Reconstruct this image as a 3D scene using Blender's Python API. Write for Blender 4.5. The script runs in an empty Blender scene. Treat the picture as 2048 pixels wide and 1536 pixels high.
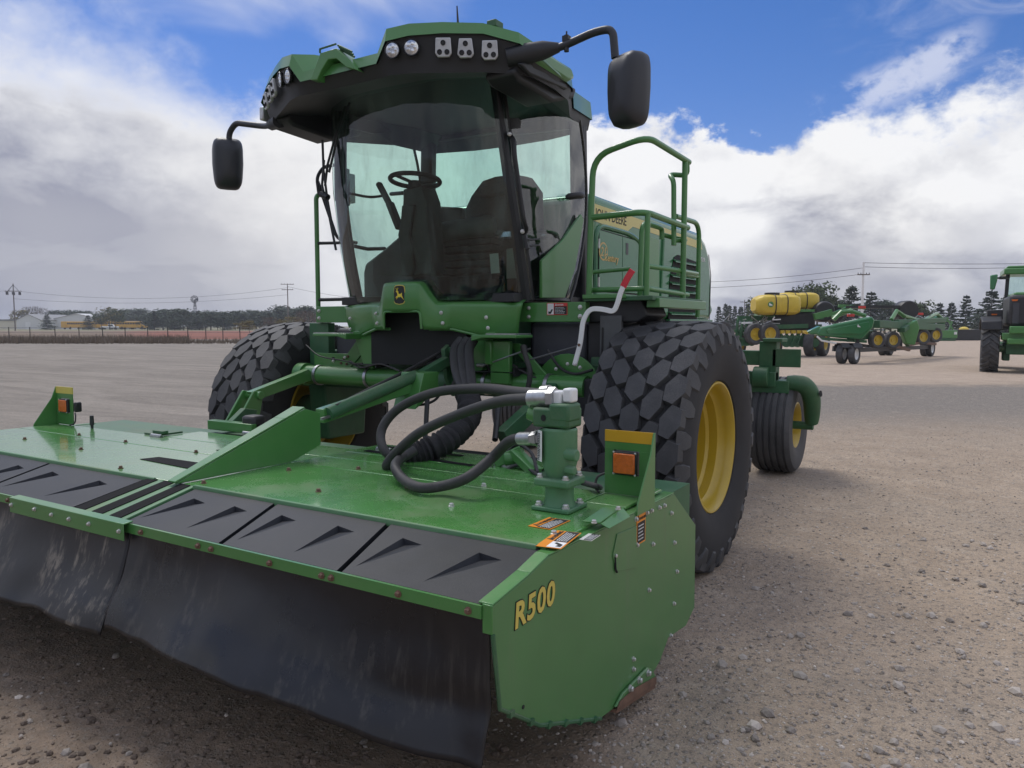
import bpy, math, random
from mathutils import Vector, Matrix, noise as mnoise
random.seed(7)
S = bpy.context.scene
COL = S.collection
R = math.radians

# ------------------------------------------------------------------ camera, sky, sun, exposure
F_PX, PITCH, HCAM, YAW = 1529.27, 0.0764, 1.4407, 0.5575
CX, CY = 3.20207, -4.44936
cy_, sy_ = math.cos(YAW), math.sin(YAW)
FWD = Vector((-sy_, cy_, 0)); RGT = Vector((cy_, sy_, 0))
cam = bpy.data.cameras.new('camera'); camo = bpy.data.objects.new('camera', cam); COL.objects.link(camo)
cam.sensor_width = 36; cam.lens = F_PX / 2048 * 36
cam.clip_start = 0.05; cam.clip_end = 6000
camo.location = (CX, CY, HCAM)
vd = Vector((-sy_ * math.cos(PITCH), cy_ * math.cos(PITCH), -math.sin(PITCH)))
camo.rotation_euler = vd.to_track_quat('-Z', 'Y').to_euler()
S.camera = camo
S.view_settings.view_transform = 'Standard'; S.view_settings.look = 'None'
S.view_settings.exposure = 0.50; S.view_settings.gamma = 1
S.view_settings.use_curve_mapping = False

SUN_EL = R(56)
sd = (FWD * 0.85 - RGT * 0.52).normalized()
SUN_DIR = Vector((sd.x * math.cos(SUN_EL), sd.y * math.cos(SUN_EL), math.sin(SUN_EL)))
sun = bpy.data.lights.new('sun', 'SUN'); sun.energy = 1.4; sun.angle = R(26); sun.color = (1, .96, .9)
suno = bpy.data.objects.new('sun', sun); COL.objects.link(suno)
suno.rotation_euler = SUN_DIR.to_track_quat('Z', 'Y').to_euler(); suno.location = (0, 0, 30)

def P(px, py, x=None, y=None, z=None):
    """a measured sight line met with a known plane of the machine -> point"""
    u = (px - 1024) / F_PX; w = -(py - 768) / F_PX
    Y = math.cos(PITCH) + w * math.sin(PITCH); Z = -math.sin(PITCH) + w * math.cos(PITCH)
    r = RGT * u + FWD * Y + Vector((0, 0, Z)); c = Vector((CX, CY, HCAM))
    if x is not None: t = (x - c.x) / r.x
    elif y is not None: t = (y - c.y) / r.y
    else: t = (z - c.z) / r.z
    return c + r * t
def G(px, d, z=0.0):
    """ground place at depth d metres along the view axis, px sideways"""
    c = Vector((CX, CY, 0)) + FWD * d + RGT * ((px - 1024) / F_PX * d)
    return Vector((c.x, c.y, z))
def ZAT(py, d): return HCAM - (py - 651) / F_PX * d

class NG:
    """small helper to write node graphs"""
    def __init__(s, tree): s.t = tree; s.n = tree.nodes; s.l = tree.links
    def node(s, typ, **kw):
        n = s.n.new(typ)
        for k, v in kw.items(): setattr(n, k, v)
        return n
    def put(s, sock, v):
        if isinstance(v, bpy.types.NodeSocket): s.l.new(v, sock)
        elif v is not None: sock.default_value = v
    def m(s, op, a, b=None, c=None, clamp=False):
        n = s.n.new('ShaderNodeMath'); n.operation = op; n.use_clamp = clamp
        s.put(n.inputs[0], a)
        if b is not None: s.put(n.inputs[1], b)
        if c is not None: s.put(n.inputs[2], c)
        return n.outputs[0]
    def vm(s, op, a, b):
        n = s.n.new('ShaderNodeVectorMath'); n.operation = op
        s.put(n.inputs[0], a); s.put(n.inputs[1], b)
        return n.outputs['Value'] if op == 'DOT_PRODUCT' else n.outputs[0]
    def ss(s, x, a, b):
        n = s.n.new('ShaderNodeMapRange'); n.interpolation_type = 'SMOOTHSTEP'
        s.put(n.inputs[0], x); s.put(n.inputs[1], a); s.put(n.inputs[2], b)
        return n.outputs[0]
    def lin(s, x, a, b, c=0.0, d=1.0):
        n = s.n.new('ShaderNodeMapRange')
        s.put(n.inputs[0], x); s.put(n.inputs[1], a); s.put(n.inputs[2], b); s.put(n.inputs[3], c); s.put(n.inputs[4], d)
        return n.outputs[0]
    def mix(s, f, a, b):
        n = s.n.new('ShaderNodeMix'); n.data_type = 'RGBA'
        s.put(n.inputs[0], f)
        for sk, v in ((n.inputs[6], a), (n.inputs[7], b)):
            if isinstance(v, tuple): v = (*v, 1) if len(v) == 3 else v
            s.put(sk, v)
        return n.outputs[2]
    def noise(s, vec, scale, detail=4, rough=.55, dist=0.0):
        n = s.n.new('ShaderNodeTexNoise'); s.put(n.inputs['Vector'], vec)
        n.inputs['Scale'].default_value = scale; n.inputs['Detail'].default_value = detail
        n.inputs['Roughness'].default_value = rough; n.inputs['Distortion'].default_value = dist
        return n.outputs['Fac']
    def vor(s, vec, scale, feature='F1', out='Distance', rnd=1.0):
        n = s.n.new('ShaderNodeTexVoronoi'); n.feature = feature; s.put(n.inputs['Vector'], vec)
        n.inputs['Scale'].default_value = scale; n.inputs['Randomness'].default_value = rnd
        return n.outputs[out]
    def mapping(s, vec, scale=(1, 1, 1), loc=(0, 0, 0), rot=(0, 0, 0)):
        n = s.n.new('ShaderNodeMapping'); s.put(n.inputs[0], vec)
        n.inputs[1].default_value = loc; n.inputs[2].default_value = rot; n.inputs[3].default_value = scale
        return n.outputs[0]
    def comb(s, x, y, z):
        n = s.n.new('ShaderNodeCombineXYZ'); s.put(n.inputs[0], x); s.put(n.inputs[1], y); s.put(n.inputs[2], z); return n.outputs[0]
    def sep(s, v):
        n = s.n.new('ShaderNodeSeparateXYZ'); s.put(n.inputs[0], v); return n.outputs
    def ramp(s, x, pts, interp='B_SPLINE'):
        n = s.n.new('ShaderNodeValToRGB'); s.put(n.inputs[0], x); cr = n.color_ramp; cr.interpolation = interp
        while len(cr.elements) < len(pts): cr.elements.new(.5)
        for e, (p, c) in zip(cr.elements, pts):
            e.position = p; e.color = (c, c, c, 1) if not isinstance(c, tuple) else (*c, 1)
        return n.outputs[0]

# sky: physical sky with a procedural cloud deck given by azimuth and elevation (world-fixed directions)
W = bpy.data.worlds.new('World'); S.world = W; W.use_nodes = True
g = NG(W.node_tree); g.n.clear()
sky = g.node('ShaderNodeTexSky', sky_type='NISHITA', sun_disc=False)
sky.sun_elevation = SUN_EL; sky.sun_rotation = math.atan2(SUN_DIR.x, SUN_DIR.y)
sky.air_density = 1.0; sky.dust_density = .15; sky.ozone_density = 4.0
tc = g.node('ShaderNodeTexCoord').outputs['Generated']
tr = g.mapping(tc, rot=(0, 0, -YAW))           # +Y is now the view azimuth
tx_, ty_, tz_ = g.sep(tr)
az = g.m('ARCTAN2', tx_, ty_)                   # right positive, radians
el = g.m('ARCSINE', tz_)
def AZ(px): return (math.atan((px - 1024) / F_PX) + .8) / 1.6
def EL(px, py): return math.atan2((651 - py) / F_PX, math.sqrt(1 + ((px - 1024) / F_PX) ** 2))
az01 = g.lin(az, -.8, .8)
dv = g.comb(g.m('MULTIPLY', tx_, 1.0), g.m('MULTIPLY', ty_, 1.0), g.m('MULTIPLY', tz_, 1.5))
n_big = g.noise(dv, 2.6, 2, .5)
n_mid = g.noise(dv, 7.5, 6, .58, .3)
n_fin = g.noise(dv, 24, 7, .62, .2)
puff = g.m('SUBTRACT', 1.0, g.vor(g.vm('ADD', dv, g.comb(g.m('MULTIPLY', n_mid, .10), g.m('MULTIPLY', n_fin, .05), 0.0)), 15, 'SMOOTH_F1'))
# top edge of the low clouds (elevation) by azimuth
top_pts = [(0.0, .36)] + [(AZ(a), EL(a, b)) for a, b in [(0, 18), (120, 50), (230, 75), (330, 115), (420, 165), (500, 205), (600, 200), (760, 190), (980, 195), (1150, 240), (1260, 258), (1420, 285), (1500, 268), (1640, 262), (1780, 262), (1900, 225), (1980, 180), (2048, 120)]] + [(1.0, .36)]
top = g.ramp(az01, top_pts, 'LINEAR')
wob = g.m('ADD', g.m('MULTIPLY', g.m('SUBTRACT', n_mid, .5), .10), g.m('MULTIPLY', g.m('SUBTRACT', puff, .62), .055))
wob = g.m('ADD', wob, g.m('MULTIPLY', g.m('SUBTRACT', n_fin, .5), .075))
dtop = g.m('SUBTRACT', g.m('ADD', top, wob), el)          # >0 inside cloud
soft = g.ramp(az01, [(0, .10), (AZ(200), .10), (AZ(520), .05), (AZ(900), .03), (AZ(1150), .014), (AZ(1700), .014), (AZ(2000), .03), (1, .06)], 'LINEAR')
dens = g.ss(dtop, g.m('MULTIPLY', soft, -.6), soft)
# high veil clouds
veil_c = g.ramp(az01, [(0, .44), (AZ(100), .405), (AZ(500), .385), (AZ(900), .385), (AZ(1150), .46), (AZ(1500), .62), (AZ(1850), .45), (AZ(2048), .40), (1, .36)], 'LINEAR')
vn = g.noise(g.mapping(tr, scale=(2.2, 2.2, 6)), 1.3, 5, .5, .5)
veil = g.m('MULTIPLY', g.ss(g.m('ADD', g.m('SUBTRACT', el, veil_c), g.m('MULTIPLY', g.m('SUBTRACT', vn, .5), .30)), -.06, .05), .9)
wisp_n = g.noise(g.mapping(tr, scale=(6, 6, 16)), 1.7, 7, .62, 1.0)
wmask = g.m('MULTIPLY', g.ss(az, .33, .5), g.ss(el, .12, .22))
wisp = g.m('MULTIPLY', g.m('MULTIPLY', g.ss(wisp_n, .42, .80), wmask), .30)
# small detached puffs right of the machine
pm = g.m('MULTIPLY', g.m('MULTIPLY', g.ss(az, .33, .40), g.m('SUBTRACT', 1.0, g.ss(az, .50, .56))), g.m('SUBTRACT', 1.0, g.ss(g.m('ABSOLUTE', g.m('SUBTRACT', el, g.m('ADD', .27, g.m('MULTIPLY', g.m('SUBTRACT', az, .45), .35)))), .01, .035)))
pufs = g.m('MULTIPLY', pm, g.ss(g.m('ADD', g.m('MULTIPLY', n_mid, .6), g.m('MULTIPLY', n_fin, .5)), .52, .66))
high = g.m('MAXIMUM', g.m('MAXIMUM', veil, wisp), g.m('MULTIPLY', pufs, .8))
# shading inside the low clouds: bright crests, lilac-grey bellies
left_grey = g.m('MULTIPLY', g.m('SUBTRACT', 1.0, g.ss(az, -.40, -.16)), g.ss(dtop, .05, .20))
lowband = g.m('MULTIPLY', g.ss(az, .12, .34), g.m('SUBTRACT', 1.0, g.ss(el, .05, .12)))
sh_n = g.noise(g.mapping(tr, scale=(3, 3, 7.5), loc=(1.7, .3, .2)), 1.7, 6, .55, .6)
grey = g.m('ADD', g.m('MULTIPLY', left_grey, .80), g.m('MULTIPLY', lowband, .45))
grey = g.m('ADD', grey, g.m('MULTIPLY', g.ss(sh_n, .46, .68), g.m('MULTIPLY', g.ss(dtop, .02, .11), g.lin(az, -.35, .05, .25, .42))))
grey = g.m('SUBTRACT', grey, g.m('MULTIPLY', g.m('SUBTRACT', puff, .55), g.lin(az, -.30, .10, .12, .95)))
grey = g.m('ADD', grey, g.m('MULTIPLY', g.m('SUBTRACT', n_mid, .5), g.lin(az, -.35, .10, .15, .6)))
grey = g.m('ADD', grey, g.m('MULTIPLY', g.m('SUBTRACT', n_fin, .5), g.lin(az, -.30, .12, .06, .5)))
grey = g.m('SUBTRACT', grey, g.m('MULTIPLY', g.m('MULTIPLY', g.ss(az, .0, .2), g.m('SUBTRACT', 1.0, g.ss(dtop, .01, .075))), .14))
grey = g.m('ADD', grey, g.m('MULTIPLY', g.m('MULTIPLY', g.ss(az, .05, .25), g.ss(n_big, .40, .62)), g.m('MULTIPLY', g.ss(dtop, .06, .12), .30)))
grey = g.m('ADD', grey, 0.10, clamp=True)
ccol = g.mix(grey, (.665, .668, .682), (.205, .218, .29))
ccol = g.mix(g.m('MULTIPLY', g.ss(n_big, .45, .7), .25), ccol, (.70, .68, .64))
hcol = g.mix(g.ss(vn, .4, .75), (.42, .46, .60), (.60, .61, .66))
skyv = g.node('ShaderNodeVectorMath', operation='SCALE'); g.l.new(sky.outputs[0], skyv.inputs[0]); skyv.inputs[3].default_value = 1
hs = g.node('ShaderNodeHueSaturation'); g.l.new(skyv.outputs[0], hs.inputs['Color']); hs.inputs['Saturation'].default_value = 1.30
bg0 = g.node('ShaderNodeBackground'); tint = g.node('ShaderNodeMix', data_type='RGBA', blend_type='MULTIPLY'); tint.inputs[0].default_value = 1; g.l.new(hs.outputs[0], tint.inputs[6]); tint.inputs[7].default_value = (1.06, .78, .92, 1)
g.l.new(tint.outputs[2], bg0.inputs[0]); bg0.inputs[1].default_value = .080
bg1 = g.node('ShaderNodeBackground'); g.l.new(hcol, bg1.inputs[0]); bg1.inputs[1].default_value = 1
bg2 = g.node('ShaderNodeBackground'); g.l.new(ccol, bg2.inputs[0]); bg2.inputs[1].default_value = 1
mx1 = g.node('ShaderNodeMixShader'); g.l.new(high, mx1.inputs[0]); g.l.new(bg0.outputs[0], mx1.inputs[1]); g.l.new(bg1.outputs[0], mx1.inputs[2])
mx2 = g.node('ShaderNodeMixShader'); g.l.new(dens, mx2.inputs[0]); g.l.new(mx1.outputs[0], mx2.inputs[1]); g.l.new(bg2.outputs[0], mx2.inputs[2])
out = g.node('ShaderNodeOutputWorld'); g.l.new(mx2.outputs[0], out.inputs[0])

# ------------------------------------------------------------------ mesh helpers
class MB:
    def __init__(s): s.v = []; s.f = []
    def add(s, vs, fs):
        b = len(s.v); s.v += [Vector(v) for v in vs]; s.f += [tuple(i + b for i in f) for f in fs]; return s
    def box(s, x0, x1, y0, y1, z0, z1, M=None):
        vs = [Vector((x, y, z)) for z in (z0, z1) for y in (y0, y1) for x in (x0, x1)]
        if M is not None: vs = [M @ v for v in vs]
        return s.add(vs, [(0, 2, 3, 1), (4, 5, 7, 6), (0, 1, 5, 4), (2, 6, 7, 3), (0, 4, 6, 2), (1, 3, 7, 5)])
    def bar(s, a, b, w, h, up=(0, 0, 1)):
        a, b = Vector(a), Vector(b); d = b - a; L = d.length; d.normalize()
        u = Vector(up); sx = d.cross(u)
        if sx.length < 1e-4: sx = d.cross(Vector((1, 0, 0)))
        sx.normalize(); u = sx.cross(d)
        vs = []
        for e in (a, b):
            for i, j in ((-1, -1), (1, -1), (1, 1), (-1, 1)): vs.append(e + sx * (i * w / 2) + u * (j * h / 2))
        return s.add(vs, [(3, 2, 1, 0), (4, 5, 6, 7), (0, 1, 5, 4), (1, 2, 6, 5), (2, 3, 7, 6), (3, 0, 4, 7)])
    def prism(s, pts, axis, a, b):
        def mk(p, t):
            return {'x': (t, p[0], p[1]), 'y': (p[0], t, p[1]), 'z': (p[0], p[1], t)}[axis]
        n = len(pts); vs = [mk(p, a) for p in pts] + [mk(p, b) for p in pts]
        return s.add(vs, [tuple(range(n))[::-1], tuple(range(n, 2 * n))] + [(i, (i + 1) % n, n + (i + 1) % n, n + i) for i in range(n)])
    def plate(s, pts, nrm, t):
        """any planar polygon of 3D points given a thickness along nrm"""
        n = len(pts); nv = Vector(nrm).normalized() * t
        vs = [Vector(p) for p in pts] + [Vector(p) + nv for p in pts]
        return s.add(vs, [tuple(range(n))[::-1], tuple(range(n, 2 * n))] + [(i, (i + 1) % n, n + (i + 1) % n, n + i) for i in range(n)])
    def tube(s, path, r, n=10, closed=False, caps=True):
        P_ = [Vector(p) for p in path]; m = len(P_)
        rs = r if isinstance(r, (list, tuple)) else [r] * m
        T = []
        for i in range(m):
            if closed: d = P_[(i + 1) % m] - P_[i - 1]
            else: d = P_[min(i + 1, m - 1)] - P_[max(i - 1, 0)]
            T.append(d.normalized())
        ref = Vector((0, 0, 1)) if abs(T[0].z) < .9 else Vector((1, 0, 0))
        nv = (ref - T[0] * ref.dot(T[0])).normalized(); vs = []
        for i in range(m):
            nv = (nv - T[i] * nv.dot(T[i])).normalized(); bv = T[i].cross(nv)
            for k in range(n):
                a = 2 * math.pi * k / n
                vs.append(P_[i] + (nv * math.cos(a) + bv * math.sin(a)) * rs[i])
        fs = []
        for i in range(m if closed else m - 1):
            j = (i + 1) % m
            for k in range(n):
                q = (k + 1) % n; fs.append((i * n + k, i * n + q, j * n + q, j * n + k))
        if caps and not closed: fs += [tuple(range(n))[::-1], tuple(range((m - 1) * n, m * n))]
        return s.add(vs, fs)
    def cyl(s, a, b, r0, r1=None, n=16): return s.tube([a, b], [r0, r0 if r1 is None else r1], n)
    def lathe(s, prof, o, axis, n=32, closed=False):
        o = Vector(o); ax = Vector(axis).normalized()
        u = ax.cross(Vector((0, 0, 1)) if abs(ax.z) < .9 else Vector((1, 0, 0))).normalized(); w = ax.cross(u)
        m = len(prof); vs = []
        for r, h in prof:
            for k in range(n):
                a = 2 * math.pi * k / n; vs.append(o + ax * h + (u * math.cos(a) + w * math.sin(a)) * r)
        fs = []
        for i in range(m if closed else m - 1):
            j = (i + 1) % m
            for k in range(n):
                q = (k + 1) % n; fs.append((i * n + k, i * n + q, j * n + q, j * n + k))
        return s.add(vs, fs)
    def grid(s, rows, closeu=False):
        m = len(rows); n = len(rows[0]); vs = [p for r in rows for p in r]; fs = []
        for i in range(m - 1):
            for k in range(n if closeu else n - 1):
                q = (k + 1) % n; fs.append((i * n + k, i * n + q, (i + 1) * n + q, (i + 1) * n + k))
        return s.add(vs, fs)
    def mesh(s, name, mat, smooth=38, off=None):
        me = bpy.data.meshes.new(name)
        vs = s.v if off is None else [v - off for v in s.v]
        me.from_pydata([tuple(v) for v in vs], [], s.f); me.materials.append(mat)
        if smooth:
            me.shade_smooth(); me.set_sharp_from_angle(angle=R(smooth))
        return me
    def build(s, name, mat, parent=None, bevel=0, smooth=38, solid=0, local=False, fix=True):
        off = None
        if parent is not None and not local:
            off = rootloc(parent)
        me = s.mesh(name, mat, smooth, off)
        if fix:
            import bmesh
            bm = bmesh.new(); bm.from_mesh(me); bmesh.ops.recalc_face_normals(bm, faces=bm.faces); bm.to_mesh(me); bm.free()
        o = bpy.data.objects.new(name, me); COL.objects.link(o)
        if parent is not None: o.parent = parent
        if solid:
            md = o.modifiers.new('solid', 'SOLIDIFY'); md.thickness = solid; md.offset = 0
        if bevel:
            md = o.modifiers.new('bevel', 'BEVEL'); md.width = bevel; md.segments = 2; md.limit_method = 'ANGLE'; md.angle_limit = R(40); md.harden_normals = False
        return o
def rootloc(o):
    v = Vector((0, 0, 0))
    while o is not None: v += Vector(o.location); o = o.parent
    return v
def thing(name, label, cat, loc=(0, 0, 0), rz=0, group=None):
    o = bpy.data.objects.new(name, None); COL.objects.link(o); o.location = loc; o.rotation_euler = (0, 0, rz); o.empty_display_size = .2
    tag(o, label, cat, group); return o
def tag(o, label=None, cat=None, group=None, kind=None):
    if label: o['label'] = label
    if cat: o['category'] = cat
    if group: o['group'] = group
    if kind: o['kind'] = kind
    return o
def inst(name, me, parent, loc, rot=None, scale=None, local=False):
    o = bpy.data.objects.new(name, me); COL.objects.link(o)
    l = Vector(loc)
    if parent is not None:
        if not local: l = l - rootloc(parent)
        o.parent = parent
    o.location = l
    if rot is not None: o.rotation_euler = rot
    if scale is not None: o.scale = scale if isinstance(scale, (tuple, list)) else (scale,) * 3
    return o
def copy_tree(o, parent=None):
    c = o.copy(); COL.objects.link(c)
    if parent is not None: c.parent = parent
    for ch in list(o.children): copy_tree(ch, c)
    return c
def fillet(pts, r, k=5):
    P_ = [Vector(p) for p in pts]; out = [P_[0]]
    for i in range(1, len(P_) - 1):
        a, b, c = P_[i - 1], P_[i], P_[i + 1]; d1 = (a - b); d2 = (c - b)
        q = min(r, d1.length * .45, d2.length * .45); p0 = b + d1.normalized() * q; p1 = b + d2.normalized() * q
        for j in range(k + 1):
            t = j / k; out.append(p0 * (1 - t) ** 2 + b * 2 * t * (1 - t) + p1 * t * t)
    out.append(P_[-1]); return out
def spline(pts, k=8):
    P_ = [Vector(p) for p in pts]; Q = [P_[0] * 2 - P_[1]] + P_ + [P_[-1] * 2 - P_[-2]]; out = []
    for i in range(1, len(Q) - 2):
        for j in range(k):
            t = j / k; a, b, c, d = Q[i - 1], Q[i], Q[i + 1], Q[i + 2]
            out.append(.5 * (2 * b + (c - a) * t + (2 * a - 5 * b + 4 * c - d) * t * t + (3 * b - a - 3 * c + d) * t ** 3))
    out.append(P_[-1]); return out
def text(name, body, o, xd, yd, size, mat, parent, ext=.0008, offset=0.0, shear=0.0, align='LEFT', lift=0.0, spc=1.0):
    cu = bpy.data.curves.new(name, 'FONT'); cu.body = body; cu.size = size; cu.extrude = ext; cu.offset = offset; cu.shear = shear; cu.space_character = spc
    cu.align_x = align; cu.resolution_u = 3
    ob = bpy.data.objects.new(name, cu); me = bpy.data.meshes.new_from_object(ob); bpy.data.objects.remove(ob)
    xd = Vector(xd).normalized(); yd = Vector(yd); yd = (yd - xd * yd.dot(xd)).normalized(); zd = xd.cross(yd)
    o = Vector(o) + zd * lift
    off = rootloc(parent)
    for v in me.vertices: v.co = o + xd * v.co.x + yd * v.co.y + zd * v.co.z - off
    me.materials.clear(); me.materials.append(mat)
    q = bpy.data.objects.new(name, me); COL.objects.link(q); q.parent = parent
    return q

# ------------------------------------------------------------------ materials
def mat(name, rgb, rough=.5, metal=0.0, var=.15, vscale=6.0, dust=0.0, dustcol=(.30, .25, .18), coat=0.0, bump=0.0, bscale=80.0, rvar=.1, streak=0.0, spec=.5, chips=0.0):
    m = bpy.data.materials.new(name); m.use_nodes = True
    q = NG(m.node_tree); bs = q.n['Principled BSDF']
    pos = q.node('ShaderNodeTexCoord').outputs['Object']
    n1 = q.noise(pos, vscale, 5, .6)
    col = q.mix(q.lin(n1, .3, .7), tuple(c * (1 - var) for c in rgb), tuple(min(1, c * (1 + var)) for c in rgb))
    if dust:
        nz = q.sep(q.node('ShaderNodeNewGeometry').outputs['Normal'])[2]
        n2 = q.noise(pos, 2.3, 8, .68); n3 = q.noise(pos, 160, 2, .5)
        dm = q.m('MULTIPLY', q.m('ADD', .35, q.m('MULTIPLY', q.ss(nz, .2, .9), .65)), q.ss(q.m('ADD', n2, q.m('MULTIPLY', q.m('SUBTRACT', n3, .5), .35)), .42, .72))
        dm = q.m('MULTIPLY', dm, dust)
        col = q.mix(dm, col, dustcol)
        rg = q.m('ADD', q.m('ADD', rough, q.m('MULTIPLY', q.m('SUBTRACT', n1, .5), rvar)), q.m('MULTIPLY', dm, .5), clamp=True)
    else:
        rg = q.m('ADD', rough, q.m('MULTIPLY', q.m('SUBTRACT', n1, .5), rvar), clamp=True)
    if chips:
        vc = q.node('ShaderNodeTexVoronoi'); q.put(vc.inputs['Vector'], q.mapping(pos, scale=(1, 1.6, 1))); vc.inputs['Scale'].default_value = 60
        cs = q.sep(vc.outputs['Color'])
        ck = q.m('MULTIPLY', q.m('MULTIPLY', q.m('GREATER_THAN', cs[0], .86), q.m('LESS_THAN', vc.outputs['Distance'], q.m('MULTIPLY', cs[1], .30))), q.ss(q.noise(pos, 1.9, 4), .42, .62))
        col = q.mix(q.m('MULTIPLY', ck, chips), col, (.42, .46, .34))
    if streak:
        sv = q.mapping(pos, scale=(14, 14, .9)); n4 = q.noise(sv, 1.4, 6, .65); n5 = q.noise(pos, 1.7, 2)
        sm = q.m('MULTIPLY', q.m('MULTIPLY', q.ss(n4, .50, .70), q.ss(n5, .44, .62)), streak)
        col = q.mix(sm, col, dustcol); rg = q.m('ADD', rg, q.m('MULTIPLY', sm, .4), clamp=True)
    q.put(bs.inputs['Base Color'], col); q.put(bs.inputs['Roughness'], rg)
    bs.inputs['Metallic'].default_value = metal; bs.inputs['Specular IOR Level'].default_value = spec
    if coat: bs.inputs['Coat Weight'].default_value = coat; bs.inputs['Coat Roughness'].default_value = .08
    if bump:
        b = q.node('ShaderNodeBump'); b.inputs['Strength'].default_value = bump; b.inputs['Distance'].default_value = .004
        q.put(b.inputs['Height'], q.noise(pos, bscale, 4, .6)); q.put(bs.inputs['Normal'], b.outputs[0])
    return m
def glass(name, tint, refl=1.5, rough=.01, dirt=.05, dcol=(.5, .52, .5)):
    m = bpy.data.materials.new(name); m.use_nodes = True; q = NG(m.node_tree); q.n.clear()
    pos = q.node('ShaderNodeTexCoord').outputs['Object']
    t = q.node('ShaderNodeBsdfTransparent'); t.inputs[0].default_value = (*tint, 1)
    gl = q.node('ShaderNodeBsdfGlossy'); gl.inputs['Roughness'].default_value = rough
    bm = q.node('ShaderNodeBump'); bm.inputs['Strength'].default_value = .12; bm.inputs['Distance'].default_value = .05
    q.put(bm.inputs['Height'], q.noise(pos, 2.2, 3)); q.put(gl.inputs['Normal'], bm.outputs[0])
    fr = q.node('ShaderNodeFresnel'); fr.inputs[0].default_value = refl
    mx = q.node('ShaderNodeMixShader'); q.l.new(fr.outputs[0], mx.inputs[0]); q.l.new(t.outputs[0], mx.inputs[1]); q.l.new(gl.outputs[0], mx.inputs[2])
    df = q.node('ShaderNodeBsdfDiffuse'); df.inputs[0].default_value = (*dcol, 1)
    n = q.m('MULTIPLY', q.ss(q.noise(q.mapping(pos, scale=(9, 9, 2.2)), 1.2, 7, .68), .45, .8), dirt)  # dirt film; on the cab glass also the painted reflection haze
    m2 = q.node('ShaderNodeMixShader'); q.put(m2.inputs[0], n); q.l.new(mx.outputs[0], m2.inputs[1]); q.l.new(df.outputs[0], m2.inputs[2])
    o = q.node('ShaderNodeOutputMaterial'); q.l.new(m2.outputs[0], o.inputs[0])
    return m
GREEN = (.062, .215, .052)
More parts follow.
